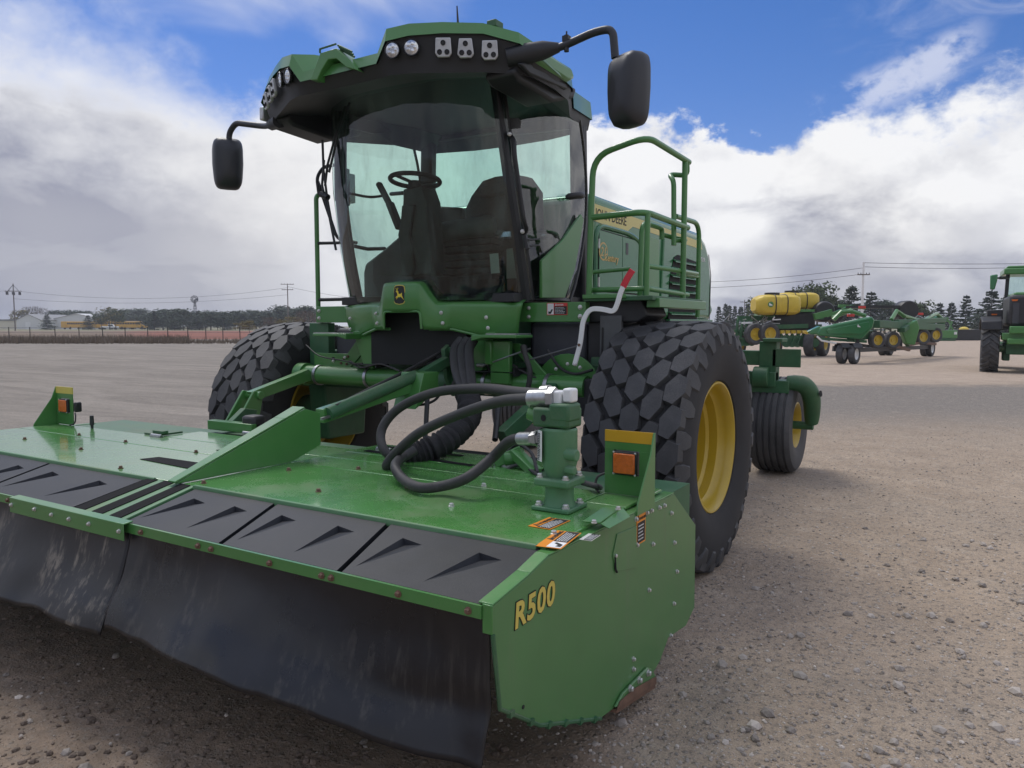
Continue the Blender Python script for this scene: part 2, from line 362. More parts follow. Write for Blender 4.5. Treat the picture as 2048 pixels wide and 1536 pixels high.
M = dict(
 green=mat('green_paint', GREEN, .33, var=.06, coat=.35, dust=.18),
 green_deck=mat('green_deck_paint', (.085, .280, .066), .22, var=.08, coat=.8, chips=.8, dust=.50, dustcol=(.20, .23, .13)),
 green_side=mat('green_side_paint', (.070, .200, .062), .36, var=.06, coat=.25, dust=.25, streak=.28, dustcol=(.20, .22, .15)),
 green_dark=mat('green_cast_paint', (.030, .115, .048), .5, var=.15, dust=.35),
 green_body=mat('green_body_paint', (.042, .185, .070), .20, var=.05, coat=.35),
 yellow=mat('yellow_paint', (.52, .36, .025), .35, var=.06, coat=.3, dust=.2, dustcol=(.38, .30, .16)),
 yellow_tank=mat('yellow_plastic', (.62, .45, .05), .45, var=.1, vscale=2),
 yellow_decal=mat('yellow_decal', (.62, .50, .10), .4, var=.05),
 grip=mat('grip_tape', (.010, .010, .011), .85, var=.2, spec=.15),
 orange=mat('orange_decal', (.75, .26, .02), .45, var=.08),
 amber=mat('amber_lens', (.62, .14, .02), .25, var=.15, vscale=60, bump=.8, bscale=110),
 black=mat('black_plastic', (.018, .019, .022), .48, var=.25, dust=.10),
 black_gloss=mat('black_gloss', (.012, .013, .015), .25, var=.2),
 roof_black=mat('roof_black_plastic', (.020, .022, .026), .5, var=.15),
 flap=mat('dark_grey_plastic', (.016, .018, .023), .46, var=.25, spec=.24, dust=.09, dustcol=(.20, .19, .17), bump=.15, bscale=240),
 rubber_sheet=mat('rubber_sheet', (.0085, .0092, .0115), .30, var=.35, spec=.5, streak=.20, dustcol=(.22, .20, .165), bump=.30, bscale=9, vscale=3, rvar=.35),
 rubber_muddy=mat('rubber_sheet_muddy', (.0095, .010, .012), .34, var=.35, spec=.5, streak=.95, dustcol=(.27, .24, .195), bump=.35, bscale=9, vscale=3, rvar=.35),
 tyre=mat('tyre_rubber', (.056, .057, .060), .68, var=.28, dust=.6, dustcol=(.20, .19, .18), bump=.3, bscale=60),
 tyre_dark=mat('tyre_rubber_groove', (.022, .022, .024), .8, var=.25, dust=.3, dustcol=(.14, .13, .12)),
 hose=mat('rubber_hose', (.030, .030, .031), .6, var=.2, dust=.45, dustcol=(.14, .13, .12)),
 sleeve=mat('woven_sleeve', (.012, .012, .014), .75, var=.35, vscale=30, bump=.7, bscale=50),
 steel=mat('zinc_steel', (.42, .43, .44), .36, metal=.9, var=.2, vscale=30),
 bolt=mat('zinc_bolt', (.62, .62, .60), .38, metal=.75, var=.2, vscale=40),
 white=mat('white_paint', (.78, .79, .78), .4, var=.05),
 red=mat('red_grip', (.62, .035, .05), .45, var=.08),
 red_decal=mat('red_decal', (.62, .05, .04), .45),
 seat=mat('seat_fabric', (.050, .052, .054), .9, var=.25, vscale=50, bump=.3, bscale=200),
 grey_trim=mat('grey_trim_plastic', (.10, .105, .108), .6, var=.1, vscale=20),
 cream=mat('cream_plastic', (.45, .47, .42), .6),
 lens=mat('lamp_lens', (.62, .64, .66), .12, metal=.85, var=.4, vscale=45),
 led=mat('lamp_face', (.50, .51, .52), .35, metal=.5, var=.15, vscale=20),
 mirror_back=mat('mirror_shell', (.028, .030, .036), .42, var=.1),
 tank=mat('grey_black_tank', (.050, .053, .062), .55, var=.15),
 brown=mat('worn_steel', (.16, .09, .06), .6, var=.35, vscale=14),
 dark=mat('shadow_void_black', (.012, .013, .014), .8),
 glass=glass('cab_glass', (.66, .85, .79), 1.7, dirt=.17, dcol=(.38, .50, .47)),  # teal film also paints in the hazy veil of reflected light
 glass_side=glass('door_glass', (.76, .87, .83), 2.1, dirt=.18),
 paper=mat('label_paper', (.72, .73, .72), .6),
 ink=mat('black_ink', (.015, .015, .015), .6),
 gold=mat('gold_print', (.55, .38, .12), .4),
 silver=mat('silver_print', (.6, .6, .56), .5),
 wood=mat('pole_wood', (.16, .14, .125), .9, var=.25, vscale=3),
 wire=mat('power_line', (.10, .10, .11), .7),
)

# ------------------------------------------------------------------ ground
def hground(x, y):
    d = (Vector((x, y, 0)) - Vector((CX, CY, 0))).length
    a = max(0.0, 1 - d / 28)
    return a * (mnoise.noise(Vector((x * .9, y * .9, 0))) * .012 + mnoise.noise(Vector((x * 3.7, y * 3.7, 5))) * .008 + mnoise.noise(Vector((x * 11, y * 11, 9))) * .004) - .004
def ground_material():
    m = bpy.data.materials.new('gravel_yard'); m.use_nodes = True; q = NG(m.node_tree); bs = q.n['Principled BSDF']
    pos = q.node('ShaderNodeNewGeometry').outputs['Position']
    px, py_, pz = q.sep(pos)
    dx = q.m('SUBTRACT', px, CX); dy = q.m('SUBTRACT', py_, CY)
    fw = q.m('ADD', q.m('MULTIPLY', dx, -sy_), q.m('MULTIPLY', dy, cy_))    # metres into the yard
    rt = q.m('ADD', q.m('MULTIPLY', dx, cy_), q.m('MULTIPLY', dy, sy_))     # metres to the right
    nA = q.noise(pos, .35, 5, .6); nB = q.noise(pos, 1.6, 6, .62); nC = q.noise(pos, 9, 5, .6); nD = q.noise(pos, 60, 3, .6); nE = q.noise(pos, 170, 2, .5)
    base = q.mix(q.lin(nB, .3, .7), (.285, .222, .168), (.41, .328, .255))
    base = q.mix(q.m('MULTIPLY', q.ss(nA, .45, .62), .55), base, (.34, .282, .228))
    base = q.mix(q.m('MULTIPLY', q.ss(q.noise(pos, 3.1, 9, .75), .50, .66), .40), base, (.20, .172, .146))
    # left yard greyer with long wheel tracks
    left = q.ss(q.m('ADD', rt, q.m('MULTIPLY', nA, 3.0)), 1.5, -2.5)
    tv = q.mapping(pos, rot=(0, 0, -.30 - YAW), scale=(.16, .9, 1)); nT = q.noise(tv, 1.0, 7, .66, 1.6)
    lcol = q.mix(q.ss(nT, .30, .75), (.20, .183, .166), (.37, .338, .306))
    lcol = q.mix(q.m('MULTIPLY', q.ss(nC, .5, .75), .4), lcol, (.20, .185, .17))
    base = q.mix(left, base, lcol)
    # darker crushed-rock drive crossing on the right, paler packed yard beyond
    right = q.m('SUBTRACT', 1.0, left)
    fwn = q.m('ADD', fw, q.m('MULTIPLY', q.m('SUBTRACT', nB, .5), 2.2))
    band = q.m('MULTIPLY', q.m('MULTIPLY', q.ss(fwn, 9.0, 13.5), q.m('SUBTRACT', 1.0, q.ss(fwn, 17.5, 19.5))), right)
    base = q.mix(q.m('MULTIPLY', band, .9), base, q.mix(q.ss(nD, .4, .65), (.10, .096, .094), (.26, .245, .232)))
    far = q.m('MULTIPLY', q.ss(fwn, 18.0, 20.5), right)
    base = q.mix(q.m('MULTIPLY', far, .85), base, q.mix(q.lin(nB, .35, .7), (.42, .335, .272), (.52, .42, .345)))
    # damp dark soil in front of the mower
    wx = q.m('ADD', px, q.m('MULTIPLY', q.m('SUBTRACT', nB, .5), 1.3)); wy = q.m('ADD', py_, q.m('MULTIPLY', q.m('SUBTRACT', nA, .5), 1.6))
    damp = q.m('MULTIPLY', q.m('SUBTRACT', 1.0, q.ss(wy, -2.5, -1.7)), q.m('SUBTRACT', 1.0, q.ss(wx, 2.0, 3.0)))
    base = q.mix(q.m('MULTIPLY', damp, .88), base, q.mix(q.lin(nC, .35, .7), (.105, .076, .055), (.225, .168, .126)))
    # individual pebbles as colour: bright and dark chips
    vc = q.node('ShaderNodeTexVoronoi'); q.put(vc.inputs['Vector'], pos); vc.inputs['Scale'].default_value = 34
    vr = q.sep(vc.outputs['Color'])[0]; vd_ = vc.outputs['Distance']
    chip = q.m('MULTIPLY', q.m('GREATER_THAN', vr, .60), q.m('SUBTRACT', 1.0, q.ss(vd_, .25, .42)))
    vg = q.sep(vc.outputs['Color'])[1]
    base = q.mix(q.m('MULTIPLY', q.m('MULTIPLY', chip, q.m('SUBTRACT', 1.0, q.m('MULTIPLY', damp, .8))), .75), base, q.ramp(vg, [(0, (.10, .095, .09)), (.4, (.26, .235, .215)), (.8, (.42, .37, .33)), (1, (.60, .56, .52))], 'LINEAR'))
    vc2 = q.node('ShaderNodeTexVoronoi'); q.put(vc2.inputs['Vector'], pos); vc2.inputs['Scale'].default_value = 80
    s2 = q.sep(vc2.outputs['Color'])
    chip2 = q.m('MULTIPLY', q.m('GREATER_THAN', s2[0], .55), q.m('SUBTRACT', 1.0, q.ss(vc2.outputs['Distance'], .25, .45)))
    dry = q.m('SUBTRACT', 1.0, q.m('MULTIPLY', damp, .75))
    base = q.mix(q.m('MULTIPLY', q.m('MULTIPLY', chip2, dry), .85), base, q.ramp(s2[1], [(0, (.12, .105, .095)), (.5, (.32, .28, .25)), (1, (.55, .50, .46))], 'LINEAR'))
    base = q.mix(q.m('MULTIPLY', q.m('MULTIPLY', q.ss(nE, .46, .64), dry), .5), base, (.14, .118, .10))
    base = q.mix(q.m('MULTIPLY', q.ss(q.noise(pos, 26, 5, .7), .48, .66), .6), base, (.16, .14, .122))
    base = q.mix(q.m('MULTIPLY', q.m('MULTIPLY', q.ss(q.noise(pos, 5.5, 8, .72), .52, .70), dry), .35), base, (.46, .40, .34))
    # yellowish dirt farther out, brick-red bare field beyond the left fence, dry grass past it
    ff = q.m('ADD', fw, q.m('MULTIPLY', q.m('SUBTRACT', nA, .5), 6.0))
    zone = q.m('MULTIPLY', q.m('MULTIPLY', q.ss(ff, 78.0, 84.0), q.m('SUBTRACT', 1.0, q.ss(ff, 190.0, 215.0))), q.ss(rt, 20.0, 5.0))
    base = q.mix(zone, base, (.19, .145, .11))
    red = q.m('MULTIPLY', zone, q.ss(q.m('ADD', q.m('DIVIDE', rt, fw), q.m('MULTIPLY', q.m('SUBTRACT', nA, .5), .12)), -.54, -.46))
    base = q.mix(red, base, q.mix(nB, (.20, .07, .05), (.27, .115, .08)))
    base = q.mix(q.ss(ff, 190.0, 215.0), base, (.20, .19, .12))
    sc = q.node('ShaderNodeVectorMath', operation='SCALE'); q.put(sc.inputs[0], q.vm('MULTIPLY', base, (1.01, .985, .925))); q.put(sc.inputs[3], q.m('ADD', q.m('ADD', 1.0, q.m('MULTIPLY', right, .15)), q.m('MULTIPLY', damp, .12)))
    q.put(bs.inputs['Base Color'], sc.outputs[0])
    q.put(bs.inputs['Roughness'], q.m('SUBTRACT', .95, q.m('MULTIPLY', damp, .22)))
    bs.inputs['Specular IOR Level'].default_value = .3
    hgt = q.m('ADD', q.m('MULTIPLY', chip, q.m('SUBTRACT', .5, vd_)), q.m('ADD', q.m('MULTIPLY', chip2, .14), q.m('ADD', q.m('MULTIPLY', nD, .35), q.m('MULTIPLY', nC, .5))))
    b = q.node('ShaderNodeBump'); b.inputs['Strength'].default_value = .9; b.inputs['Distance'].default_value = .026
    q.put(b.inputs['Height'], hgt); q.put(bs.inputs['Normal'], b.outputs[0])
    return m
gm = ground_material()
mb = MB(); rows = []
NA = 220
for i in range(120):
    r = 0.6 * (1.058 ** i) - .6 if i < 118 else (900 if i == 118 else 1500)
    rows.append([Vector((CX + r * math.cos(2 * math.pi * k / NA), CY + r * math.sin(2 * math.pi * k / NA), 0)) for k in range(NA)])
for rw in rows:
    for p in rw: p.z = hground(p.x, p.y)
mb.grid(rows, closeu=True)
ground = mb.build('ground', gm, smooth=0, fix=False); ground.data.shade_smooth()
tag(ground, 'gravel dealer yard with damp dark soil in front of the mower', None, None, 'structure')

# loose stones lying on the gravel
def pebble_shapes():
    out = []
    t = (1 + 5 ** .5) / 2
    iv = [(-1, t, 0), (1, t, 0), (-1, -t, 0), (1, -t, 0), (0, -1, t), (0, 1, t), (0, -1, -t), (0, 1, -t), (t, 0, -1), (t, 0, 1), (-t, 0, -1), (-t, 0, 1)]
    fc = [(0, 11, 5), (0, 5, 1), (0, 1, 7), (0, 7, 10), (0, 10, 11), (1, 5, 9), (5, 11, 4), (11, 10, 2), (10, 7, 6), (7, 1, 8), (3, 9, 4), (3, 4, 2), (3, 2, 6), (3, 6, 8), (3, 8, 9), (4, 9, 5), (2, 4, 11), (6, 2, 10), (8, 6, 7), (9, 8, 1)]
    for k in range(8):
        s = Vector((random.uniform(.8, 1.3), random.uniform(.7, 1.1), random.uniform(.5, .8)))
        out.append([Vector((v[0] * s.x, v[1] * s.y, v[2] * s.z)) * random.uniform(.78, 1.15) / 1.9 for v in iv])
    return out, fc
PS, PF = pebble_shapes()
def scatter(name, n, m, dmin, dmax, smin, smax, where, label, pw=2.2):
    mb = MB(); c = 0; tries = 0; vs = []; fs = []
    while c < n and tries < n * 30:
        tries += 1
        d = dmin + (dmax - dmin) * random.random() ** 1.5; u = random.uniform(-.74, .74)
        p = Vector((CX, CY, 0)) + FWD * d + RGT * (u * d)
        if not where(p): continue
        s = smin + (smax - smin) * random.random() ** pw
        a = random.uniform(0, 6.28); ca, sa = math.cos(a), math.sin(a); b = len(vs)
        z = hground(p.x, p.y) + s * .12
        for v in random.choice(PS): vs.append((p.x + (v.x * ca - v.y * sa) * s, p.y + (v.x * sa + v.y * ca) * s, z + v.z * s))
        fs += [(f[0] + b, f[1] + b, f[2] + b) for f in PF]; c += 1
    me = bpy.data.meshes.new(name); me.from_pydata(vs, [], fs); me.materials.append(m)
    o = bpy.data.objects.new(name, me); COL.objects.link(o)
    return tag(o, label, None, None, 'stuff')
def stone_material(name, lo, hi):
    m = bpy.data.materials.new(name); m.use_nodes = True; q = NG(m.node_tree); bs = q.n['Principled BSDF']
    rnd = q.node('ShaderNodeNewGeometry').outputs['Random Per Island']
    pos = q.node('ShaderNodeTexCoord').outputs['Object']
    c = q.ramp(rnd, [(0, lo), (.45, tuple((a + b) * .42 for a, b in zip(lo, hi))), (.8, tuple((a + b) * .5 for a, b in zip(lo, hi))), (1, hi)], 'LINEAR')
    q.put(bs.inputs['Base Color'], q.mix(q.m('MULTIPLY', q.ss(q.noise(pos, 90, 4), .45, .65), .4), c, tuple(a * .6 for a in hi)))
    bs.inputs['Roughness'].default_value = .9
    return m
sm1 = stone_material('mixed_stone', (.17, .145, .125), (.62, .55, .48))
sm2 = stone_material('soil_clod', (.10, .074, .056), (.23, .175, .135))
def on_damp(p): return p.y < -2.25 and p.x < 2.5
scatter('gravel', 15000, sm1, 2.2, 11, .003, .011, lambda p: not on_damp(p) or random.random() < .05, 'loose mixed gravel stones spread over the yard', 2.6)
scatter('pebbles', 210, sm1, 2.3, 8, .010, .030, lambda p: (p.x > 2.1 and p.y < 1.5) or (on_damp(p) and random.random() < .12), 'larger pale stones among the gravel', 2.4)
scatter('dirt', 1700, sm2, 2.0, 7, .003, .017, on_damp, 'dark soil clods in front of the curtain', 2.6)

# ------------------------------------------------------------------ mower platform (header)
XS = 2.13
hd = thing('mower_header', 'wide green rotary mower platform with black front curtain carried ahead of the windrower', 'mower', (0, -2.1, 0))
ZD = .778
M['lip'] = mat('dusty_green', (.075, .20, .085), .5, var=.1, dust=.7, dustcol=(.24, .27, .17))
def bolt_mesh():
    mb = MB(); mb.lathe([(0, .0), (.0115, 0), (.0115, .003), (.008, .004)], (0, 0, 0), (0, 0, 1), 10)
    mb.lathe([(.0085, .003), (.0085, .010), (.006, .0125), (0, .0125)], (0, 0, 0), (0, 0, 1), 6)
    return mb.mesh('bolt', M['bolt'], 30)
BOLT = bolt_mesh()
DBOLT = bolt_mesh(); DBOLT.materials.clear(); DBOLT.materials.append(M['brown'])
def bolt(parent, p, nrm, s=1.0, me=None, name='bolt'):
    e = Vector(nrm).to_track_quat('Z', 'Y').to_euler()
    return inst(name, me or BOLT, parent, p, e, s)
# under-structure
mb = MB(); mb.box(-XS + .01, XS - .01, -2.47, -1.25, .60, ZD - .022); mb.box(-XS + .01, XS - .01, -2.78, -2.47, .60, .655)
mb.build('deck_frame', M['green_dark'], hd)
# deck panels, recessed joints between
def deck_panel(x0, x1, y0, y1, mt=None):
    g_ = .004
    return MB().box(x0 + g_, x1 - g_, y0 + g_, y1 - g_, ZD - .012, ZD).build('deck_panel', mt or M['green_deck'], hd, bevel=.003)
XA = .33
deck_panel(-XS + .005, XA, -2.49, -1.965); deck_panel(XA, XS - .03, -2.49, -1.895)
deck_panel(-XS + .005, XA, -1.965, -1.70); deck_panel(XA, XS - .2, -1.895, -1.69)
deck_panel(-.98, XA, -1.70, -1.44); deck_panel(XA, 1.72, -1.69, -1.52); deck_panel(XA, 1.45, -1.52, -1.22)
deck_panel(XS - .2, XS - .03, -1.895, -1.52)
# front lip of deck with dried plant dust
MB().prism([(-2.503, .770), (-2.499, ZD + .005), (-2.486, ZD + .005), (-2.484, ZD - .02), (-2.503, ZD - .02)], 'x', -XS + .02, XA - .17).build('deck_lip', M['lip'], hd, bevel=.003)
MB().prism([(-2.503, .770), (-2.499, ZD + .005), (-2.486, ZD + .005), (-2.484, ZD - .02), (-2.503, ZD - .02)], 'x', XA + .10, XS - .06).build('deck_lip', M['lip'], hd, bevel=.003)
# black non-slip strips on deck
for q4 in ([(-.35, -2.24), (.085, -2.27), (-.01, -2.15), (-.325, -2.155)], [(-.27, -1.86), (.16, -1.89), (.16, -1.83), (-.22, -1.80)], [(.42, -1.47), (.75, -1.50), (.75, -1.46), (.42, -1.43)], [(.80, -1.50), (1.15, -1.53), (1.15, -1.49), (.80, -1.46)], [(.40, -1.31), (.95, -1.33), (.95, -1.30), (.40, -1.28)]):
    MB().prism(q4, 'z', ZD + .0005, ZD + .003).build('grip_strip', M['grip'], hd)
for bx, by in [(-1.55, -2.20), (-.90, -2.23), (-.20, -2.43), (.42, -2.44), (.95, -2.30), (1.55, -2.22), (-1.45, -1.94), (-.95, -1.95), (-.3, -1.96), (.75, -1.86), (1.45, -1.86), (2.05, -2.35), (-1.9, -2.3), (.5, -2.05), (1.2, -2.05)]:
    bolt(hd, (bx, by, ZD), (0, 0, 1), 1.05, DBOLT if bx < 1.4 else BOLT)
# latches and small clutter at the deck rear
for lx, ly in [(-.98, -1.74), (.50, -1.40), (1.28, -1.44), (1.70, -1.68), (1.98, -1.60), (-.60, -1.38)]:
    mb = MB(); mb.box(lx - .05, lx + .05, ly - .012, ly + .012, ZD, ZD + .010); mb.cyl((lx - .05, ly, ZD + .012), (lx + .05, ly, ZD + .012), .007, n=8)
    mb.build('latch', M['steel'], hd)

# front flaps: plastic covers sloping down to the front rail, each with two raised wedges
YB, ZB_, YF, ZF = -2.485, .772, -2.828, .706
def fl(x, t, lift=0.0):
    """t 0 at the deck, 1 at the rail"""
    return Vector((x, YB + (YF - YB) * t, ZB_ + (ZF - ZB_) * t + lift))
def flap(xb0, xb1, xf0, xf1, wedges=2):
    """moulded cover with tapered recesses pressed into it"""
    mb = MB(); g_ = .011
    def L(t): return fl(xb0 + g_ + (xf0 - xb0) * t, t)
    def Rr(t): return fl(xb1 - g_ + (xf1 - xb1) * t, t)
    w = xb1 - xb0; H_ = []
    for k in range(wedges):
        f = (k + .42) / wedges; xa = xb0 + w * f; xq = xf0 + (xf1 - xf0) * f - .085
        H_.append((fl(xq, .86), fl(xa, .26), fl(xa + .095, .315), fl(xa + .012, .28, -.020)))
    V = [L(0), Rr(0), L(.26), Rr(.28), L(.86), Rr(.86), L(.985), Rr(.985)]
    for A, B, Cc, Dn in H_: V += [A, B, Cc, Dn]
    def A(k): return 8 + 4 * k
    F = []
    rear = [0, 1, 3]
    for k in reversed(range(wedges)): rear += [A(k) + 2, A(k) + 1]
    F.append(tuple(rear + [2]))
    fr = [4] + [A(k) for k in range(wedges)] + [5, 7, 6]; F.append(tuple(fr))
    F.append((2, A(0) + 1, A(0), 4))
    for k in range(wedges - 1): F.append((A(k) + 2, A(k + 1) + 1, A(k + 1), A(k)))
    F.append((A(wedges - 1) + 2, 3, 5, A(wedges - 1)))
    for k in range(wedges): F += [(A(k), A(k) + 1, A(k) + 3), (A(k), A(k) + 3, A(k) + 2), (A(k) + 1, A(k) + 2, A(k) + 3)]
    n = len(V); V += [v + Vector((0, 0, -.02)) for v in V[:8]]
    for p, q in ((0, 1), (1, 3), (3, 5), (5, 7), (7, 6), (6, 4), (4, 2), (2, 0)): F.append((p, q, n + q, n + p))
    mb.add(V, F); mb.build('front_flap', M['flap'], hd, smooth=0, fix=False)
xf = [-2.12, -1.68, -1.17, -.62, .10]; xb = [-2.12, -1.70, -1.21, -.68, .10]
xr = [.47, 1.03, 1.58, 2.10]; xbr = [.44, .93, 1.49, 2.09]
for i in range(4): flap(xb[i], xb[i + 1], xf[i], xf[i + 1])
for i in range(3): flap(xbr[i], xbr[i + 1], xr[i], xr[i + 1])
# striped step plate in the middle
MB().plate([fl(.105, 0, .004), fl(.43, 0, .004), fl(.465, .99, .004), (fl(.11, .99, .004))], (0, 0, -1), .015).build('step_plate', M['lip'], hd, bevel=.003)
for k in range(3):
    a, b = .03 + k * .345, .03 + k * .345 + .20
    if b > 1: b = .99
    def sx(f, t): return (.105 + .325 * f) * (1 - t) + (.11 + .355 * f) * t
    MB().plate([fl(sx(a, .02), .02, .0075), fl(sx(b, .02), .02, .0075), fl(sx(b, .97), .97, .0075), fl(sx(a, .97), .97, .0075)], (0, 0, -1), .003).build('grip_strip', M['grip'], hd)
# front rail, centre bracket and rail bolts
MB().prism([(-2.836, .7075), (-2.826, .7075), (-2.826, .69), (-2.83, .672), (-2.836, .672)], 'x', -2.1, 2.10).build('front_rail', M['green'], hd)
mb = MB(); mb.prism([(-2.86, .712), (-2.82, .716), (-2.82, .711), (-2.856, .707), (-2.856, .648), (-2.86, .648)], 'x', -.31, .525)
mb.build('rail_bracket', M['green'], hd, bevel=.002)
for bx in (-.29, -.10, .03, .16, .30, .50): bolt(hd, (bx, -2.860, .682 + (.006 if bx in (-.10,) else 0)), (0, -1, 0), .8)
for bx in (.60, .93, 1.00, 1.29, 1.52, 1.56, 1.82, 2.06, -.37, -.8, -1.2, -1.6): bolt(hd, (bx, -2.836, .688), (0, -1, 0), .95, DBOLT)

# hanging curtains: sheets with folds
def curtain(x0, x1, zb, fn, name='curtain', m='rubber_sheet'):
    nx, nz = 70, 26; rows = []
    for j in range(nz + 1):
        t = j / nz; row = []
        for i in range(nx + 1):
            s = i / nx; x = x0 + (x1 - x0) * s; z = .694 + (zb(x) - .694) * t
            y = -2.8235 + fn(x, t) * t
            row.append(Vector((x, y, z)))
        rows.append(row)
    o = MB().grid(rows).build(name, M[m], hd, solid=.006, smooth=60, fix=False)
    return o
def wavy(x, t):
    k = 1 - min(1, max(0, (x - 1.45) / .6)) ** 1.5 * .85
    return (-.19 * t + .05 * t * t) * k + .018 * math.sin(x * 3.1 + .6) * t + .010 * math.sin(x * 8.3 + 2 * t) + .012 * mnoise.noise(Vector((x * 5, t * 3, 1)))
def zb1(x): return .318 + .012 * math.sin(x * 4 + 1) + .010 * mnoise.noise(Vector((x * 7, 0, 0)))
def zb2(x): return .335 + .014 * math.sin(x * 2.4) + .010 * mnoise.noise(Vector((x * 8, 3, 0))) - .045 * min(1, max(0, (x - 1.45) / .6))
def fn2(x, t):
    r = max(0, (x - 1.35) / .78)
    crease = -.10 * r * r * t * (1 - .55 * math.exp(-((t - .62 - .30 * (2.12 - x)) / .13) ** 2)) + .05 * math.exp(-((x - 1.93 - .10 * t) / .05) ** 2) * (1 - t)
    return wavy(x, t) + crease + .05 * r
curtain(.505, 2.118, zb2, fn2)
curtain(-.92, .515, zb1, lambda x, t: wavy(x, t) - .012, m='rubber_muddy')
curtain(-2.1, -.905, zb1, wavy, m='rubber_muddy')

# side panels
side = [(985, 1214), (1060, 1150), (1097, 1113), (1348, 988), (1391, 1050), (1389, 1214), (1372, 1251), (1337, 1275), (1320, 1322), (1303, 1352), (1228, 1416), (1201, 1437), (1079, 1451), (999, 1418), (985, 1270)]
SP = [(P(a, b, x=XS).y, P(a, b, x=XS).z) for a, b in side]
for s in (1, -1):
    mb = MB(); mb.prism(SP, 'x', s * XS, s * (XS - .006))
    pn = mb.build('side_panel', M['green_side'], hd, bevel=.0015)
    # folded top flange and front lip
    mb = MB()
    for a, b in zip(SP[:3], SP[1:4]):
        mb.plate([(s * (XS + .001), a[0], a[1] + .001), (s * (XS + .001), b[0], b[1] + .001), (s * (XS - .045), b[0], b[1] + .001), (s * (XS - .045), a[0], a[1] + .001)], (0, 0, 1), .006)
    mb.plate([(s * (XS + .0015), SP[0][0] - .004, SP[0][1] + .004), (s * (XS + .0015), SP[-1][0] - .004, SP[-1][1]), (s * (XS - .03), SP[-1][0] - .004, SP[-1][1]), (s * (XS - .03), SP[0][0] - .004, SP[0][1] + .004)], (0, 1, 0), .006)
    mb.build('edge_flange', M['green'], pn, bevel=.002)
    mb = MB()
    path = [Vector((s * (XS + .001), a, b)) for a, b in SP[11:15]]
    mb.tube(path, .0065, 6)
    for i in range(2):
        a, b = path[i], path[i + 1]; n_ = max(1, round((b - a).length / .105))
        for k in range(n_): c = a.lerp(b, (k + .5) / n_); mb.box(c.x - .006, c.x + .008, c.y - .011, c.y + .011, c.z - .008, c.z + .008)
    mb.build('edge_trim', M['green_dark'], pn)
    if s == 1: side_panel = pn
# things on the visible side panel
def SX(px, py, dx=.0): p = P(px, py, x=XS); p.x += dx; return p
hx = [(1166, 1033), (1176, 1027), (1201, 1023), (1216, 1018), (1228, 1011), (1342, 1025), (1343, 1085), (1353, 1143), (1296, 1180), (1347, 1207), (1305, 1088), (1272, 1090), (1272, 1040), (1293, 1025), (1341, 1272), (1266, 1318), (1265, 1338), (1229, 1111)]
hx = [(1271, 1038), (1293, 1025), (1302, 1021), (1318, 1015), (1328, 1011), (1342, 1026), (1348, 1085), (1353, 1143), (1297, 1180), (1347, 1207), (1305, 1088), (1273, 1090), (1341, 1271), (1266, 1318), (1266, 1338), (1229, 1111)]
for a, b in hx: bolt(hd, SX(a, b), (1, 0, 0), .85)
# shallow access cover pressed into the panel and its slot
cov = [(1233, 1068), (1272, 1052), (1272, 1135), (1232, 1143), (1224, 1112)]
MB().plate([SX(a, b, .0005) for a, b in cov], (1, 0, 0), .003).build('access_cover', M['green_side'], side_panel, bevel=.001)
MB().tube([SX(1228, 1113, .004), SX(1229, 1138, .004), SX(1232, 1144, .004)], .004, 6).build('cover_slot', M['dark'], side_panel)
MB().lathe([(0, .0), (.006, 0), (.006, .002), (0, .002)], SX(1046, 1414), (1, 0, 0), 12).build('drain_hole', M['dark'], side_panel)
# skid shoe
sk = [(1225, 1413), (1240, 1385), (1290, 1334), (1297, 1336), (1306, 1350), (1303, 1365), (1265, 1395), (1232, 1412)]
mb = MB(); mb.plate([SX(a, b, .001) for a, b in sk], (1, 0, 0), .012)
so = mb.build('skid_shoe', M['green_side'], hd, bevel=.004)
mb = MB(); w0, w1 = SX(1226, 1416, .014), SX(1304, 1366, .014)
mb.plate([w0, w1, w1 + Vector((0, 0, .03)), SX(1262, 1374, .014), SX(1232, 1400, .014)], (1, 0, 0), .004)
mb.plate([w0 + Vector((0, 0, -.004)), w1 + Vector((0, 0, -.004)), w1 + Vector((-.12, 0, -.004)), w0 + Vector((-.12, 0, -.004))], (0, 0, -1), .012)
mb.build('wear_plate', M['brown'], so)
for a, b in [(1253, 1375), (1271, 1358), (1289, 1344)]: bolt(hd, SX(a, b, .012), (1, 0, 0), 1.2)

# model number decal
def decal_text(body, p0, p1, up, size, name):
    xd = (p1 - p0)
    text(name, body, p0, xd, up, size, M['ink'], hd, ext=.0006, offset=size * .055, shear=.12, lift=.0012, spc=1.12)
    text(name, body, p0, xd, up, size, M['yellow_decal'], hd, ext=.0012, offset=size * .026, shear=.12, lift=.0016, spc=1.12)
pA, pB = SX(1027, 1259), SX(1113, 1201)
xd = pB - pA
ZUP = Vector((0, 0, 1))
decal_text('R500', pA, pB, ZUP, .100, 'model_number')

